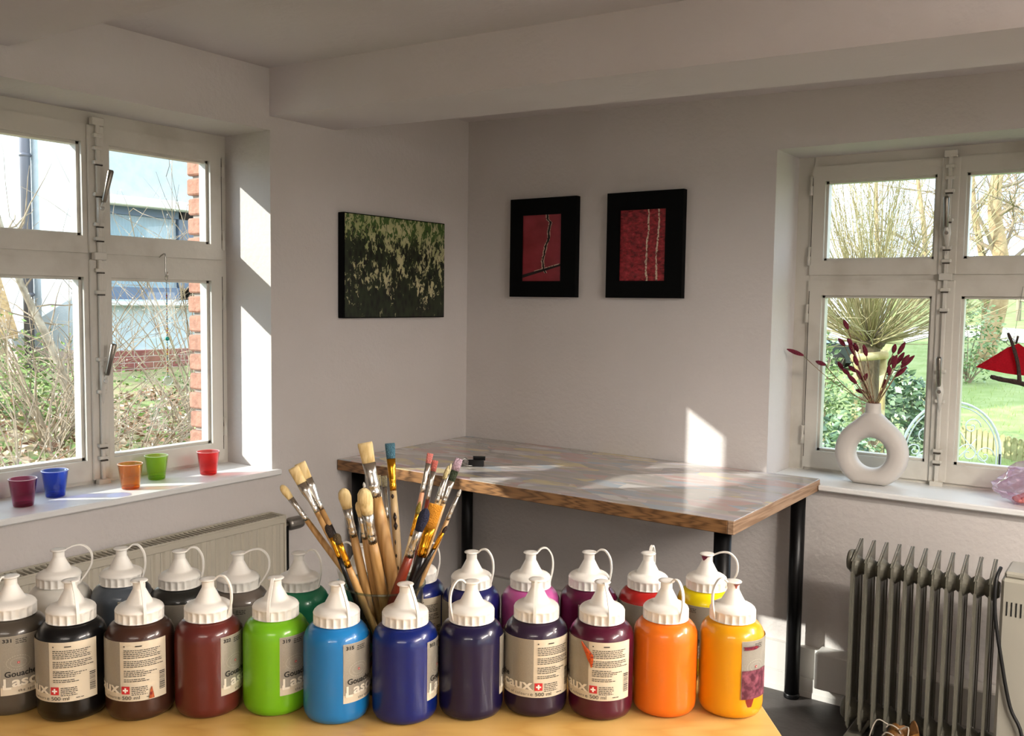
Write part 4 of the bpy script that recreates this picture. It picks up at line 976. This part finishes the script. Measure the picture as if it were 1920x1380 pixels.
LEAFB = [mat('dead_leaf_a', '#b7977a', .8), mat('dead_leaf_b', '#9a7355', .8), mat('dead_leaf_c', '#cdb79c', .8), mat('dead_leaf_d', '#7d5a42', .85)]
LEAFG = [mat('ivy_a', '#5d7a34', .6), mat('ivy_b', '#7c9a44', .6), mat('ivy_c', '#465e2c', .6), mat('ivy_d', '#8fa65a', .6)]
leaf_cloud('leaf_litter', LEAFB, bankpts(7000, -5.8, -.8, -4.2, 3.4, .05), .075, label='brown fallen leaves lying on the garden bank', cat='leaves', kind='stuff', up=1.5)
leaf_cloud('ground_ivy', LEAFG, bankpts(3600, -6.8, -.8, -4.2, 4.4, .10), .05, label='green ivy and grass tufts spread over the garden bank', cat='ivy', kind='stuff')
# neighbouring house: one face in the sun, one in shade
STUCCO = mat('white_stucco', '#b9c4ca', .9, noise=(9, '#aebac1', .4, .7), bump=(45, .35))
yc0 = P(0, XB, 171, 500).y; zg, zpl = .44, P(0, XB, 300, 654).z
house = thing('neighbour_house', 'white stucco house with brick base and curtained window', 'house', (XB, yc0, .3))
hx, hy = XB, yc0
zz0 = P(0, XB, 300, 562).z; ztop = P(0, XB, 290, 392).z; yw0 = P(0, XB, 196, 450).y
yw1 = yw0+1.75
H = MB(); O = Vector((hx, hy, .3))
def hb_(a, c, m=0): H.box(tuple(Vector(a)-O), tuple(Vector(c)-O), m)
hb_((hx-8, hy, zpl), (hx, yw0, 6.5)); hb_((hx-.3, yw1, zpl), (hx, hy+9, 6.5)); hb_((hx-.3, yw0, zpl), (hx, yw1, zz0)); hb_((hx-.3, yw0, ztop), (hx, yw1, 6.5))
hb_((hx-8, hy+.02, .2), (hx-.02, hy+9, zpl))
H.build('house_wall', STUCCO, house)
KL = mat('red_klinker', '#8d5048', .8, noise=(14, '#7a3f38', .4, .7)); JOINT = mat('pale_joint', '#c9b3aa', .9)
H = MB(); H.box(tuple(Vector((hx-.02, hy+.005, .3))-O), tuple(Vector((hx+.018, hy+9, zpl))-O)); H.box(tuple(Vector((hx-8, hy-.018, .3))-O), tuple(Vector((hx+.018, hy+.02, zpl))-O))
H.build('plinth_joints', JOINT, house)
KB = MB().cbox((0, 0, 0), (.028, .232, .061), .004).mesh('brick', KL)
zz = zpl-.068; row = 0
while zz > .40:
    y = hy-.0 + (.12 if row % 2 else 0)
    while y < hy+2.6: link('brick', KB, house, Vector((hx, y, zz))-O); y += .245
    x = hx-(.13 if row % 2 else 0)
    while x > hx-2.6: link('brick', KB, house, Vector((x, hy, zz))-O, -pi/2 - pi); x -= .245
    zz -= .072; row += 1
wd = MB(); FRB = mat('grey_blue_frame', '#5c6a80', .5)
V3 = lambda x, y, z: tuple(Vector((x, y, z))-O)
wf = MB().box(V3(hx-.10, yw0, zz0), V3(hx-.04, yw0+.05, ztop)).box(V3(hx-.10, yw1-.05, zz0), V3(hx-.04, yw1, ztop)).box(V3(hx-.10, yw0, zz0), V3(hx-.04, yw1, zz0+.14)).box(V3(hx-.10, yw0, ztop-.09), V3(hx-.04, yw1, ztop)).box(V3(hx-.10, yw0+.97, zz0), V3(hx-.04, yw0+1.17, ztop)).build('window_frame', FRB, house)
MB().box(V3(hx-.075, yw0, zz0), V3(hx-.07, yw1, ztop)).build('pane', glassy('house_glass', (.8, .88, .92, 1), 1.5, .03, 1.5), wf)
cu = MB(); nn = 44; vs = []
for i in range(nn*4+1):
    y = yw0+(yw1-yw0)*i/(nn*4); x = hx-.16+.018*sin(i*pi/2.0)
    vs += [V3(x, y, zz0), V3(x, y, ztop)]
cu.add(vs, [(2*i, 2*i+2, 2*i+3, 2*i+1) for i in range(nn*4)], 0, True); cu.build('curtain', mat('blue_curtain', '#b9cfd4', .9), wf)
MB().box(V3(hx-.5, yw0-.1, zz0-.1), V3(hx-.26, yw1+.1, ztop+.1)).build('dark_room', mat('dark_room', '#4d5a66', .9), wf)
MB().cbox(V3(hx, yw0-.04, zz0-.07), V3(hx+.14, yw1+.04, zz0-.02), .01).build('window_sill', mat('sill_stone', '#d5d8d8', .7), house)
MB().cbox(V3(hx, yw0-.03, ztop), V3(hx+.16, yw1+.06, ztop+.10), .01).build('shutter_box', mat('shutter_white', '#e8e6df', .6), house)
# downpipe on the sunny face, with clamps
px_ = P(1, hy-.07, 50, 400); PIPE = mat('zinc_pipe', '#6f6f78', .45, .3)
dp = MB().tube([V3(px_.x, hy-.075, .35), V3(px_.x, hy-.075, 6.4)], .055, 16).build('downpipe', PIPE, house)
for z in (P(1, hy-.07, 50, 290).z, P(1, hy-.07, 50, 290).z-1.6):
    MB().lathe([(.062, -.02), (.064, 0), (.062, .02)], 16, V3(px_.x, hy-.075, z)).build('pipe_clamp', PIPE, dp)
    MB().box(V3(px_.x-.01, hy-.075, z-.008), V3(px_.x+.01, hy, z+.008)).build('clamp_arm', PIPE, dp)
# brown shed roof far left, by the sunny face of the house
sr = D(9.6, 0, 600); so0 = Vector((sr.x-.75, sr.y-.15, .25))
t = thing('garden_shed', 'small shed with a brown sloping roof beside the white house', 'shed', tuple(so0), -.2)
zr0, zr1 = D(9.6, 0, 538).z-.25, D(9.6, 38, 612).z-.25
MB().prism([(-1.0, 0), (.92, 0), (.92, zr1-.06), (.2, zr0+.25), (-1.0, zr1)], -.3, .3, 1).build('shed_wall', mat('shed_wood', '#a08e70', .9), t)
MB().prism([(1.02, zr1-.12), (1.02, zr1-.05), (.2, zr0+.34), (-1.1, zr1+.06), (-1.1, zr1), (.2, zr0+.26)], -.38, .38, 1).build('roof', mat('shed_roof', '#a98c60', .95, noise=(20, '#8a6e48', .4, .6)), t)
# shrubs with bare twigs, and one leaning pale trunk
TWIG = mat('twig_pale', '#9b8a72', .85, noise=(9, '#6d5c4a', .4, .7)); BUD = mat('bud', '#e6e2d4', .7)
def shrub(label, base, n, L, lean, spread, r=.0045, droop=.04, seed=1):
    random.seed(seed)
    t = thing('bare_shrub', label, 'shrub', tuple(base), group='leafless shrubs on the garden bank')
    b = MB(); bu = []
    for k in range(n):
        a = random.uniform(0, 2*pi); d = Vector((cos(a)*spread, sin(a)*spread, 1)) + Vector(lean)
        ln = L*random.uniform(.6, 1.15); pts = wander((random.gauss(0, .06), random.gauss(0, .06), -.03), d, ln, 8, .11, droop)
        b.tube(pts, [r*1.6*(1-.8*i/8) for i in range(9)], 4, smooth=False, cap=False)
        for j in range(3, 9, 1):
            dd = (pts[j]-pts[j-1]).normalized() + Vector((random.gauss(0, .7), random.gauss(0, .7), random.gauss(.1, .5)))
            q = wander(pts[j], dd, ln*random.uniform(.12, .32), 3, .12, droop*.6); b.tube(q, [r*.62, r*.5, r*.4, r*.25], 3, smooth=False, cap=False); bu += q[1:]
    b.build('twigs', TWIG, t, kind='stuff')
    b = MB()
    for q in bu[::4]: b.tube([q-Vector((0, 0, .006)), q, q+Vector((0, 0, .007))], [.001, .0035, .001], 3, smooth=False, cap=False)
    b.build('buds', BUD, t, kind='stuff'); random.seed(seed+99)
def gb(px, py, w): q = D(w, px, py); return Vector((q.x, q.y, bank(q.x, q.y)))
shrub('bare arching shrub right behind the dividing window bar', gb(235, 850, 6.2), 30, 1.5, (.15, .35, .0), .75, seed=3)
shrub('bare shrub with upright twigs near the brick jamb', gb(375, 700, 8.0), 22, 2.3, (-.1, -.25, .4), .45, .005, .02, seed=5)
shrub('tangled bare shrub at the foot of the downpipe', gb(30, 800, 5.6), 26, 1.4, (.25, .25, 0), .8, seed=8)
shrub('low tangled bare shrub below the left panes', gb(110, 905, 4.9), 20, .95, (.1, .1, -.1), 1.0, .004, seed=11)
shrub('spreading bare shrub in front of the sunlit house wall', gb(90, 760, 7.0), 28, 1.9, (.1, .2, .1), .7, .005, .03, seed=14)
shrub('low bare shrub under the right panes', gb(290, 870, 5.2), 16, .8, (0, .1, -.1), 1.0, .004, seed=17)
p0 = gb(150, 700, 7.5); p1 = D(7.2, 28, 505)
t = thing('young_tree', 'thin pale trunk leaning across in front of the downpipe', 'tree', tuple(p0))
b = MB().tube(smoothpts([(0, 0, -.05), (p1-p0)*.3+Vector((0, 0, .12)), (p1-p0)*.65+Vector((0, 0, .06)), p1-p0, (p1-p0)*1.35+Vector((0, 0, .15))], 4), [.045-.0017*i for i in range(17)], 8); b.build('trunk', mat('pale_bark', '#a79c8a', .9, noise=(12, '#7c705e', .4, .6), bump=(40, .5)), t)
bs = []
for k in range(26):
    u = random.uniform(.35, 1.25); q = (p1-p0)*u + Vector((0, 0, .08)); bs.append(wander(q, (random.gauss(0, .7), random.gauss(0, .7), random.uniform(.0, .9)), random.uniform(.4, .9), 6, .15, .02))
b = MB()
for q in bs: b.tube(q, [.009-.0012*i for i in range(7)], 4, cap=False)
b.build('branches', TWIG, t, kind='stuff')
q = gb(52, 690, 7.6)
t = thing('green_bush', 'small dense green bush against the sunlit house wall', 'bush', tuple(q))
pts = [Vector((random.gauss(0, .20), random.gauss(0, .20), abs(random.gauss(.30, .20)))) for _ in range(1100)]
leaf_cloud('foliage', LEAFG, pts, .045, t, kind='stuff')
b = MB()
for k in range(8): b.tube(wander((0, 0, -.05), (random.gauss(0, .5), random.gauss(0, .5), 1), .5, 5, .1), [.012-.0018*i for i in range(6)], 5, cap=False)
b.build('stems', TWIG, t, kind='stuff')

# ================================================================== OUTSIDE, BACK WINDOW
def sstep(u): u = max(0., min(1., u)); return u*u*(3-2*u)
def lawn(x, y):                                # rises away from the house; at the far left it drops to the road
    z = -.42 + .085*max(0, y-5.0) + .012*sin(x*1.7)+.012*sin(y*2.3)
    k = sstep((2.56-.228*(y+3.26)-x)/.5)*sstep((y-8.5)/5); return z*(1-k) - .95*k
GRASS = mat('lawn_grass', '#7f9150', .95, noise=(3.5, '#929e66', .4, .65), bump=(40, 1.0))
b = MB(); NX, NYG = 150, 70; vs = []
for i in range(NX):
    for j in range(NYG):
        x = -18+38*i/(NX-1); y = .34+54*(j/(NYG-1))**1.5; vs.append((x, y, lawn(x, y)))
b.add(vs, [(i*NYG+j, i*NYG+j+1, (i+1)*NYG+j+1, (i+1)*NYG+j) for i in range(NX-1) for j in range(NYG-1)], 0, True)
b.build('lawn', GRASS, kind='structure')
pts = []
for k in range(9000):
    y = 3.0+9*random.random()**1.3; x = random.uniform(.2, 4.5+.4*y); pts.append(Vector((x, y, lawn(x, y)+.01)))
V = []; Fc = []
for q in pts:
    a = random.uniform(0, 2*pi); h = random.uniform(.03, .075); w_ = .004; o = len(V); l = Vector((random.gauss(0, .02), random.gauss(0, .02), h))
    d = Vector((cos(a)*w_, sin(a)*w_, 0)); V += [q-d, q+d, q+l]; Fc.append((o, o+1, o+2))
me = bpy.data.meshes.new('grass_blades'); me.from_pydata([tuple(v) for v in V], [], Fc); me.materials.append(mat('grass_blade', '#98a860', .8))
link('grass_blades', me, None, label='short green grass blades growing on the lawn', cat='grass', kind='stuff')
# drive across the lawn
b = MB(); vs = []; rows = [(1560, 668, 24), (1660, 640, 26), (1760, 632, 27), (1860, 655, 26), (1990, 690, 24)]
def lawnhit(px, py):
    d = ray(px, py); w_ = 4.0
    for _ in range(400):
        q = CAM+d*w_
        if q[2] < lawn(q[0], q[1]): break
        w_ += .1
    return Vector(CAM+d*w_)
up_, lo_ = [(1694, 618), (1715, 615), (1740, 612), (1830, 612), (1960, 622)], [(1694, 646), (1715, 640), (1740, 634), (1830, 634), (1960, 650)]
for (a, c) in zip(up_, lo_):
    A, C_ = lawnhit(*a), lawnhit(*c); vs += [A+Vector((0, 0, .02)), C_+Vector((0, 0, .02))]
b.add(vs, [(2*i, 2*i+2, 2*i+3, 2*i+1) for i in range(4)]); b.build('garden_path', mat('pale_gravel', '#d8d2cb', .95, noise=(6, '#c2bbb3', .4, .6)), kind='structure')
# pollard willow with stakes
wb = D(8.0, 1642, 760); wb = Vector((wb.x, wb.y, lawn(wb.x, wb.y)))
t = thing('pollard_willow', 'pollard willow with a dense fan of yellow green shoots', 'tree', tuple(wb))
BARK = mat('willow_bark', '#6f6049', .95, noise=(10, '#4a3f2e', .35, .65, (3, 3, .6)), bump=(25, 1.2, (3, 3, .6)))
hd = D(8.0, 1630, 645)-wb
tp = smoothpts([(0, 0, -.05), hd*.35+Vector((.015, 0, 0)), hd*.7, hd, hd+Vector((0, 0, .10))], 4)
MB().tube(tp, [.088+.012*sin(i*1.9) for i in range(12)]+[.10, .125, .15, .15, .09], 14).build('trunk', BARK, t)
b = MB()
for k in range(16):
    a = 2*pi*k/16; q = hd + Vector((.10*cos(a), .10*sin(a), .02+random.uniform(-.05, .08)))
    me = [(0, 0)]; b.lathe([(.0, -.05), (.04, -.03), (.055, 0), (.04, .03), (0, .05)], 8, tuple(q), caps=False)
b.build('burl', BARK, t)
SHOOT = [mat('shoot_a', '#9a8f68', .8), mat('shoot_b', '#82764f', .8), mat('shoot_c', '#aba27c', .8)]
random.seed(21); b = MB()
for k in range(440):
    a = random.uniform(0, 2*pi); el = random.uniform(.15, 1.5) if k > 90 else random.uniform(-.05, .45)
    d = Vector((cos(a)*cos(el), sin(a)*cos(el), sin(el)+.05)); L = random.uniform(.9, 2.3)*(1 if el > .5 else .6)
    q = wander(hd + d*.09, d, L, 6, .08, -.06); r = random.uniform(.003, .0065)
    b.tube(q, [r*(1-.12*i) for i in range(7)], 4, mi=k % 3, cap=False, smooth=False)
    for j in (2, 3, 4, 5):
        if random.random() < .55: b.tube(wander(q[j], (q[j]-q[j-1]).normalized()+Vector((random.gauss(0, .4), random.gauss(0, .4), random.gauss(.1, .3))), L*.3, 3, .1, -.04), [r*.5, r*.42, r*.35, r*.2], 3, mi=(k+1) % 3, cap=False, smooth=False)
b.build('shoots', SHOOT, t, kind='stuff')
STAKE = mat('stake_wood', '#c2b285', .85, noise=(12, '#a3925f', .4, .6))
t = thing('tree_stakes', 'pair of round wooden stakes with a crossbar beside the willow', 'stake', tuple(wb))
sA, sB = D(7.75, 1606, 700)-wb, D(7.75, 1656, 690)-wb
for s_ in (sA, sB):
    MB().tube([(s_.x, s_.y, -.04), (s_.x, s_.y, D(7.75, 1606, 655).z-wb.z)], .028, 10).build('stake', STAKE, t)
c0, c1 = D(7.7, 1602, 671)-wb, D(7.7, 1658, 666)-wb
MB().tube([c0+(c0-c1)*.1, c1+(c1-c0)*.1], .034, 10).build('crossbar', STAKE, t)
# bare background trees
def bare_tree(label, base, top, r, n, seed, spread=.9, L=3.0):
    random.seed(seed); base = Vector(base); t = thing('bare_tree', label, 'tree', tuple(base), group='leafless trees beyond the lawn')
    top = Vector(top)-base; tr = smoothpts([(0, 0, -.1), top*.35+Vector((r, 0, 0)), top*.7-Vector((r*.5, 0, 0)), top], 4)
    MB().tube(tr, [r*(1-.045*i) for i in range(13)], 10).build('trunk', mat('tree_bark', '#b39a76', .95, noise=(6, '#8f7654', .4, .65), bump=(12, 1.0)), t)
    b = MB()
    for k in range(n):
        u = random.uniform(.25, 1); q = top*u; a = random.uniform(0, 2*pi)
        d = Vector((cos(a)*spread, sin(a)*spread, random.uniform(.1, .9))); ln = L*random.uniform(.5, 1.1)*(1.2-.5*u)
        pts = wander(q, d, ln, 7, .16, -.01); rr = r*.30*(1.1-.6*u); b.tube(pts, [rr*(1-.125*i) for i in range(8)], 5, cap=False)
        for j in range(2, 8):
            for _ in range(3):
                b.tube(wander(pts[j], (pts[j]-pts[j-1]).normalized()+Vector((random.gauss(0, .7), random.gauss(0, .7), random.gauss(.1, .5))), ln*random.uniform(.2, .45), 4, .16), [rr*.35, rr*.3, rr*.24, rr*.18, rr*.1], 3, cap=False, smooth=False)
    b.build('branches', mat('branch_bark', '#8d7c66', .9), t, kind='stuff')
def lb_(px, w): q = D(w, px, 600); return Vector((q.x, q.y, lawn(q.x, q.y)))
bare_tree('thick bare tree with pale trunk behind the right casement', lb_(1846, 16), D(16, 1888, 250), .17, 10, 31)
bare_tree('slender bare tree forking beside the thick pale trunk', lb_(1850, 17), D(17, 1822, 260), .085, 9, 33)
bare_tree('distant bare tree behind the pollard willow', lb_(1640, 26), D(26, 1650, 200), .09, 16, 35, L=4.5)
bare_tree('distant bare tree rising between the two window bars', lb_(1730, 30), D(30, 1720, 230), .10, 16, 37, L=5.0)
bare_tree('far bare tree at the right edge of the lawn', lb_(1960, 28), D(28, 1970, 210), .25, 14, 39, L=5.0)
# bushes
def bush(label, c, n, sx, sy, sz, size, cols, seed):
    random.seed(seed); t = thing('evergreen_bush', label, 'bush', tuple(c), group='green bushes in the garden')
    pts = []
    while len(pts) < n:
        v = Vector((random.gauss(0, 1), random.gauss(0, 1), random.gauss(0, 1))).normalized()*random.uniform(.55, 1.05)
        z = sz*(1+v.z)*.5*1.0
        pts.append(Vector((v.x*sx, v.y*sy, max(.01, z))))
    leaf_cloud('foliage', cols, pts, size, t, kind='stuff')
    b = MB()
    for k in range(9): b.tube(wander((0, 0, -.05), (random.gauss(0, .6)*sx, random.gauss(0, .6)*sy, sz), sz*.75, 5, .1), [.014-.002*i for i in range(6)], 5, cap=False)
    b.build('stems', TWIG, t, kind='stuff')
IVY = [mat('holly_a', '#4e6a45', .4), mat('holly_b', '#35513a', .4), mat('holly_c', '#7e9a72', .35), mat('holly_d', '#a9bba0', .4)]
LGT = [mat('light_leaf_a', '#7d9460', .6), mat('light_leaf_b', '#61794a', .6), mat('light_leaf_c', '#9aac84', .6)]
def at_lawn(px, w): q = D(w, px, 700); return Vector((q.x, q.y, lawn(q.x, q.y)))
bush('dense dark ivy bush close behind the left lower pane', at_lawn(1556, 6.0), 2600, .42, .38, 1.02, .055, IVY, 41)
bush('pale green leafy shrub behind the ivy bush', at_lawn(1560, 7.4), 1700, .38, .38, 1.25, .055, LGT, 42)
bush('light green tall shrub near the parked car', at_lawn(1530, 10), 700, .3, .3, 1.55, .07, LGT, 43)
bush('dark leafed laurel beside the willow trunk', at_lawn(1688, 9.0), 1300, .30, .30, 1.05, .08, IVY, 44)
bush('silvery low bush below the picket fence', at_lawn(1695, 6.2), 1800, .42, .35, .50, .045, IVY, 45)
bush('low climbing plant at the foot of the white arch', at_lawn(1830, 5.6), 1100, .5, .25, .36, .045, LGT, 46)
bush('bushy twigs beside the thick pale trunk', at_lawn(1815, 14), 900, .5, .4, 1.3, .07, LGT, 47)
# low picket fence of two runs
PK = mat('picket_wood', '#b6b083', .85, noise=(10, '#8f8a5c', .4, .65)); random.seed(50)
def fence(label, pa, pb, h, n):
    pa, pb = Vector(pa), Vector(pb); t = thing('picket_fence', label, 'fence', tuple(pa)); d = pb-pa; hd_ = Vector((d.x, d.y, 0)); L = hd_.length; hd_.normalize()
    rz = atan2(hd_.y, hd_.x)
    me = MB().prism([(-.028, 0), (.028, 0), (.028, h-.02), (.014, h), (-.014, h), (-.028, h-.02)], -.009, .009, 1).mesh('picket', PK)
    for k in range(n):
        q = d*(k/(n-1)); o = link('picket', me, t, (q.x, q.y, lawn(pa.x+q.x, pa.y+q.y)-pa.z), rz+random.uniform(-.05, .05))
    for zz in (.3, .72): MB().tube([Vector((0, 0, h*zz))-hd_.cross(Vector((0, 0, 1)))*.016, d+Vector((0, 0, h*zz))-hd_.cross(Vector((0, 0, 1)))*.016], .012, 6).build('rail', PK, t)
fa_, fb_ = lawnhit(1672, 722), lawnhit(1790, 838); fc_ = lawnhit(1960, 884)
fence('low green grey picket fence running towards the willow', (fa_.x, fa_.y, lawn(fa_.x, fa_.y)), (fb_.x, fb_.y, lawn(fb_.x, fb_.y)), .24, 16)
fb_ = fb_ + (fc_-fb_).normalized()*.12
fence('low picket fence along the near edge of the lawn', (fb_.x, fb_.y, lawn(fb_.x, fb_.y)), (fc_.x, fc_.y, lawn(fc_.x, fc_.y)), .24, 15)
# white wire arch with scrolls
WA = 5.0; ac = D(WA, 1783, 850); rt = Vector((RT[0], RT[1], 0)).normalized(); rad_ = 92/F*WA; gz = lawn(ac.x, ac.y)
t = thing('garden_arch', 'white wire garden arch with scroll work behind the glass', 'trellis', (ac.x, ac.y, gz))
IR = mat('white_iron', '#cfd3d2', .5); zc_ = ac.z-gz
arc = [rt*(rad_*cos(a)) + Vector((0, 0, zc_+rad_*1.05*sin(a))) for a in (pi*k/24 for k in range(25))]
for k_, s_ in ((1.0, .0075), (.93, .004)):
    MB().tube([rt*rad_*k_] + [Vector((q.x*k_, q.y*k_, zc_+(q.z-zc_)*k_)) for q in arc] + [rt*-rad_*k_], s_, 6).build('hoop', IR, t)
for s_ in (-1, 1): MB().tube([rt*(s_*rad_), rt*(s_*rad_)+Vector((0, 0, zc_))], .0075, 6).build('post', IR, t)
MB().tube([rt*(-rad_)+Vector((0, 0, zc_-.12)), rt*rad_+Vector((0, 0, zc_-.12))], .005, 6).build('crossbar', IR, t)
for (u, z, r, s_) in ((-.55, .35, .05, 1), (-.55, -.15, .06, 1), (.35, .0, .06, -1), (.68, -.05, .055, 1), (-.15, .5, .05, -1), (.4, .55, .05, 1), (-.2, -.05, .05, 1), (-.75, .05, .04, -1)):
    pts = [rt*(u*rad_ + s_*r*(1-k/22)*cos(k*.42)) + Vector((0, 0, zc_+z*rad_+r*(1-k/22)*sin(k*.42))) for k in range(21)]
    MB().tube(pts, .0035, 5).build('scroll', IR, t)
for (u0, z0, u1, z1) in ((-.85, -.3, .1, .9), (.85, -.3, -.1, .85), (-.5, -.5, .5, .3), (.5, -.5, -.45, .35)):
    a_, c_ = rt*(u0*rad_)+Vector((0, 0, zc_+z0*rad_)), rt*(u1*rad_)+Vector((0, 0, zc_+z1*rad_)); MB().tube(bez(a_, (a_+c_)/2+Vector((0, 0, -.06)), c_, 8), .003, 5).build('wire', IR, t)
# parked car
cp = D(34, 1503, 660); gz = lawn(cp.x, cp.y)-.005
t = thing('parked_car', 'dark parked car half hidden behind the light green shrub', 'car', (cp.x, cp.y, gz), .12)
CARP = mat('car_paint', '#2c3238', .25, .4, coat=.6)
bp = [(-2.1, .28), (-2.15, .62), (-1.95, .86), (-1.35, .93), (-.85, 1.36), (.75, 1.40), (1.35, .98), (2.0, .88), (2.12, .6), (2.08, .28)]
MB().prism(bp, -.82, .82, 1).build('body', CARP, t)
GL = mat('car_glass', '#8fa3b2', .08, .0, coat=.8)
for s_ in (-.826, .826):
    MB().prism([(-1.2, .95), (-.8, 1.30), (-.1, 1.32), (-.1, .95)], s_-.004, s_+.004, 1).build('window', GL, t)
    MB().prism([(-.02, .95), (-.02, 1.32), (.7, 1.33), (1.15, .97)], s_-.004, s_+.004, 1).build('window', GL, t)
    for xw in (-1.35, 1.35):
        MB().lathe([(0, -.1), (.28, -.1), (.33, -.06), (.33, .06), (.28, .1), (0, .1)], 24, m=Matrix.Translation((xw, s_*.93, .33)) @ Matrix.Rotation(pi/2, 4, 'X'), caps=False).build('wheel', mat('tyre', '#161616', .8), t)
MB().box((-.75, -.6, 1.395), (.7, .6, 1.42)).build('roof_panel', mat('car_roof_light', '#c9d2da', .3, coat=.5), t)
# wooden rail fence up on the slope
ra, rb = lawnhit(1868, 588), lawnhit(2010, 640)
t = thing('rail_fence', 'two wooden rails of a paddock fence up the slope', 'fence', tuple(ra))
for h in (.55, .95): MB().tube([Vector((0, 0, h)), rb-ra+Vector((0, 0, h))], .05, 6).build('rail', mat('rail_wood', '#8f8672', .9), t)
for u in (0, .35, .7, 1): MB().tube([(rb-ra)*u+Vector((0, 0, -.5)), (rb-ra)*u+Vector((0, 0, 1.1))], .06, 8).build('post', mat('rail_wood', '#8f8672', .9), t)

MB().box((4.9, -16, -.6), (24, 1, -.42)).build('yard_ground', GRASS, kind='structure')
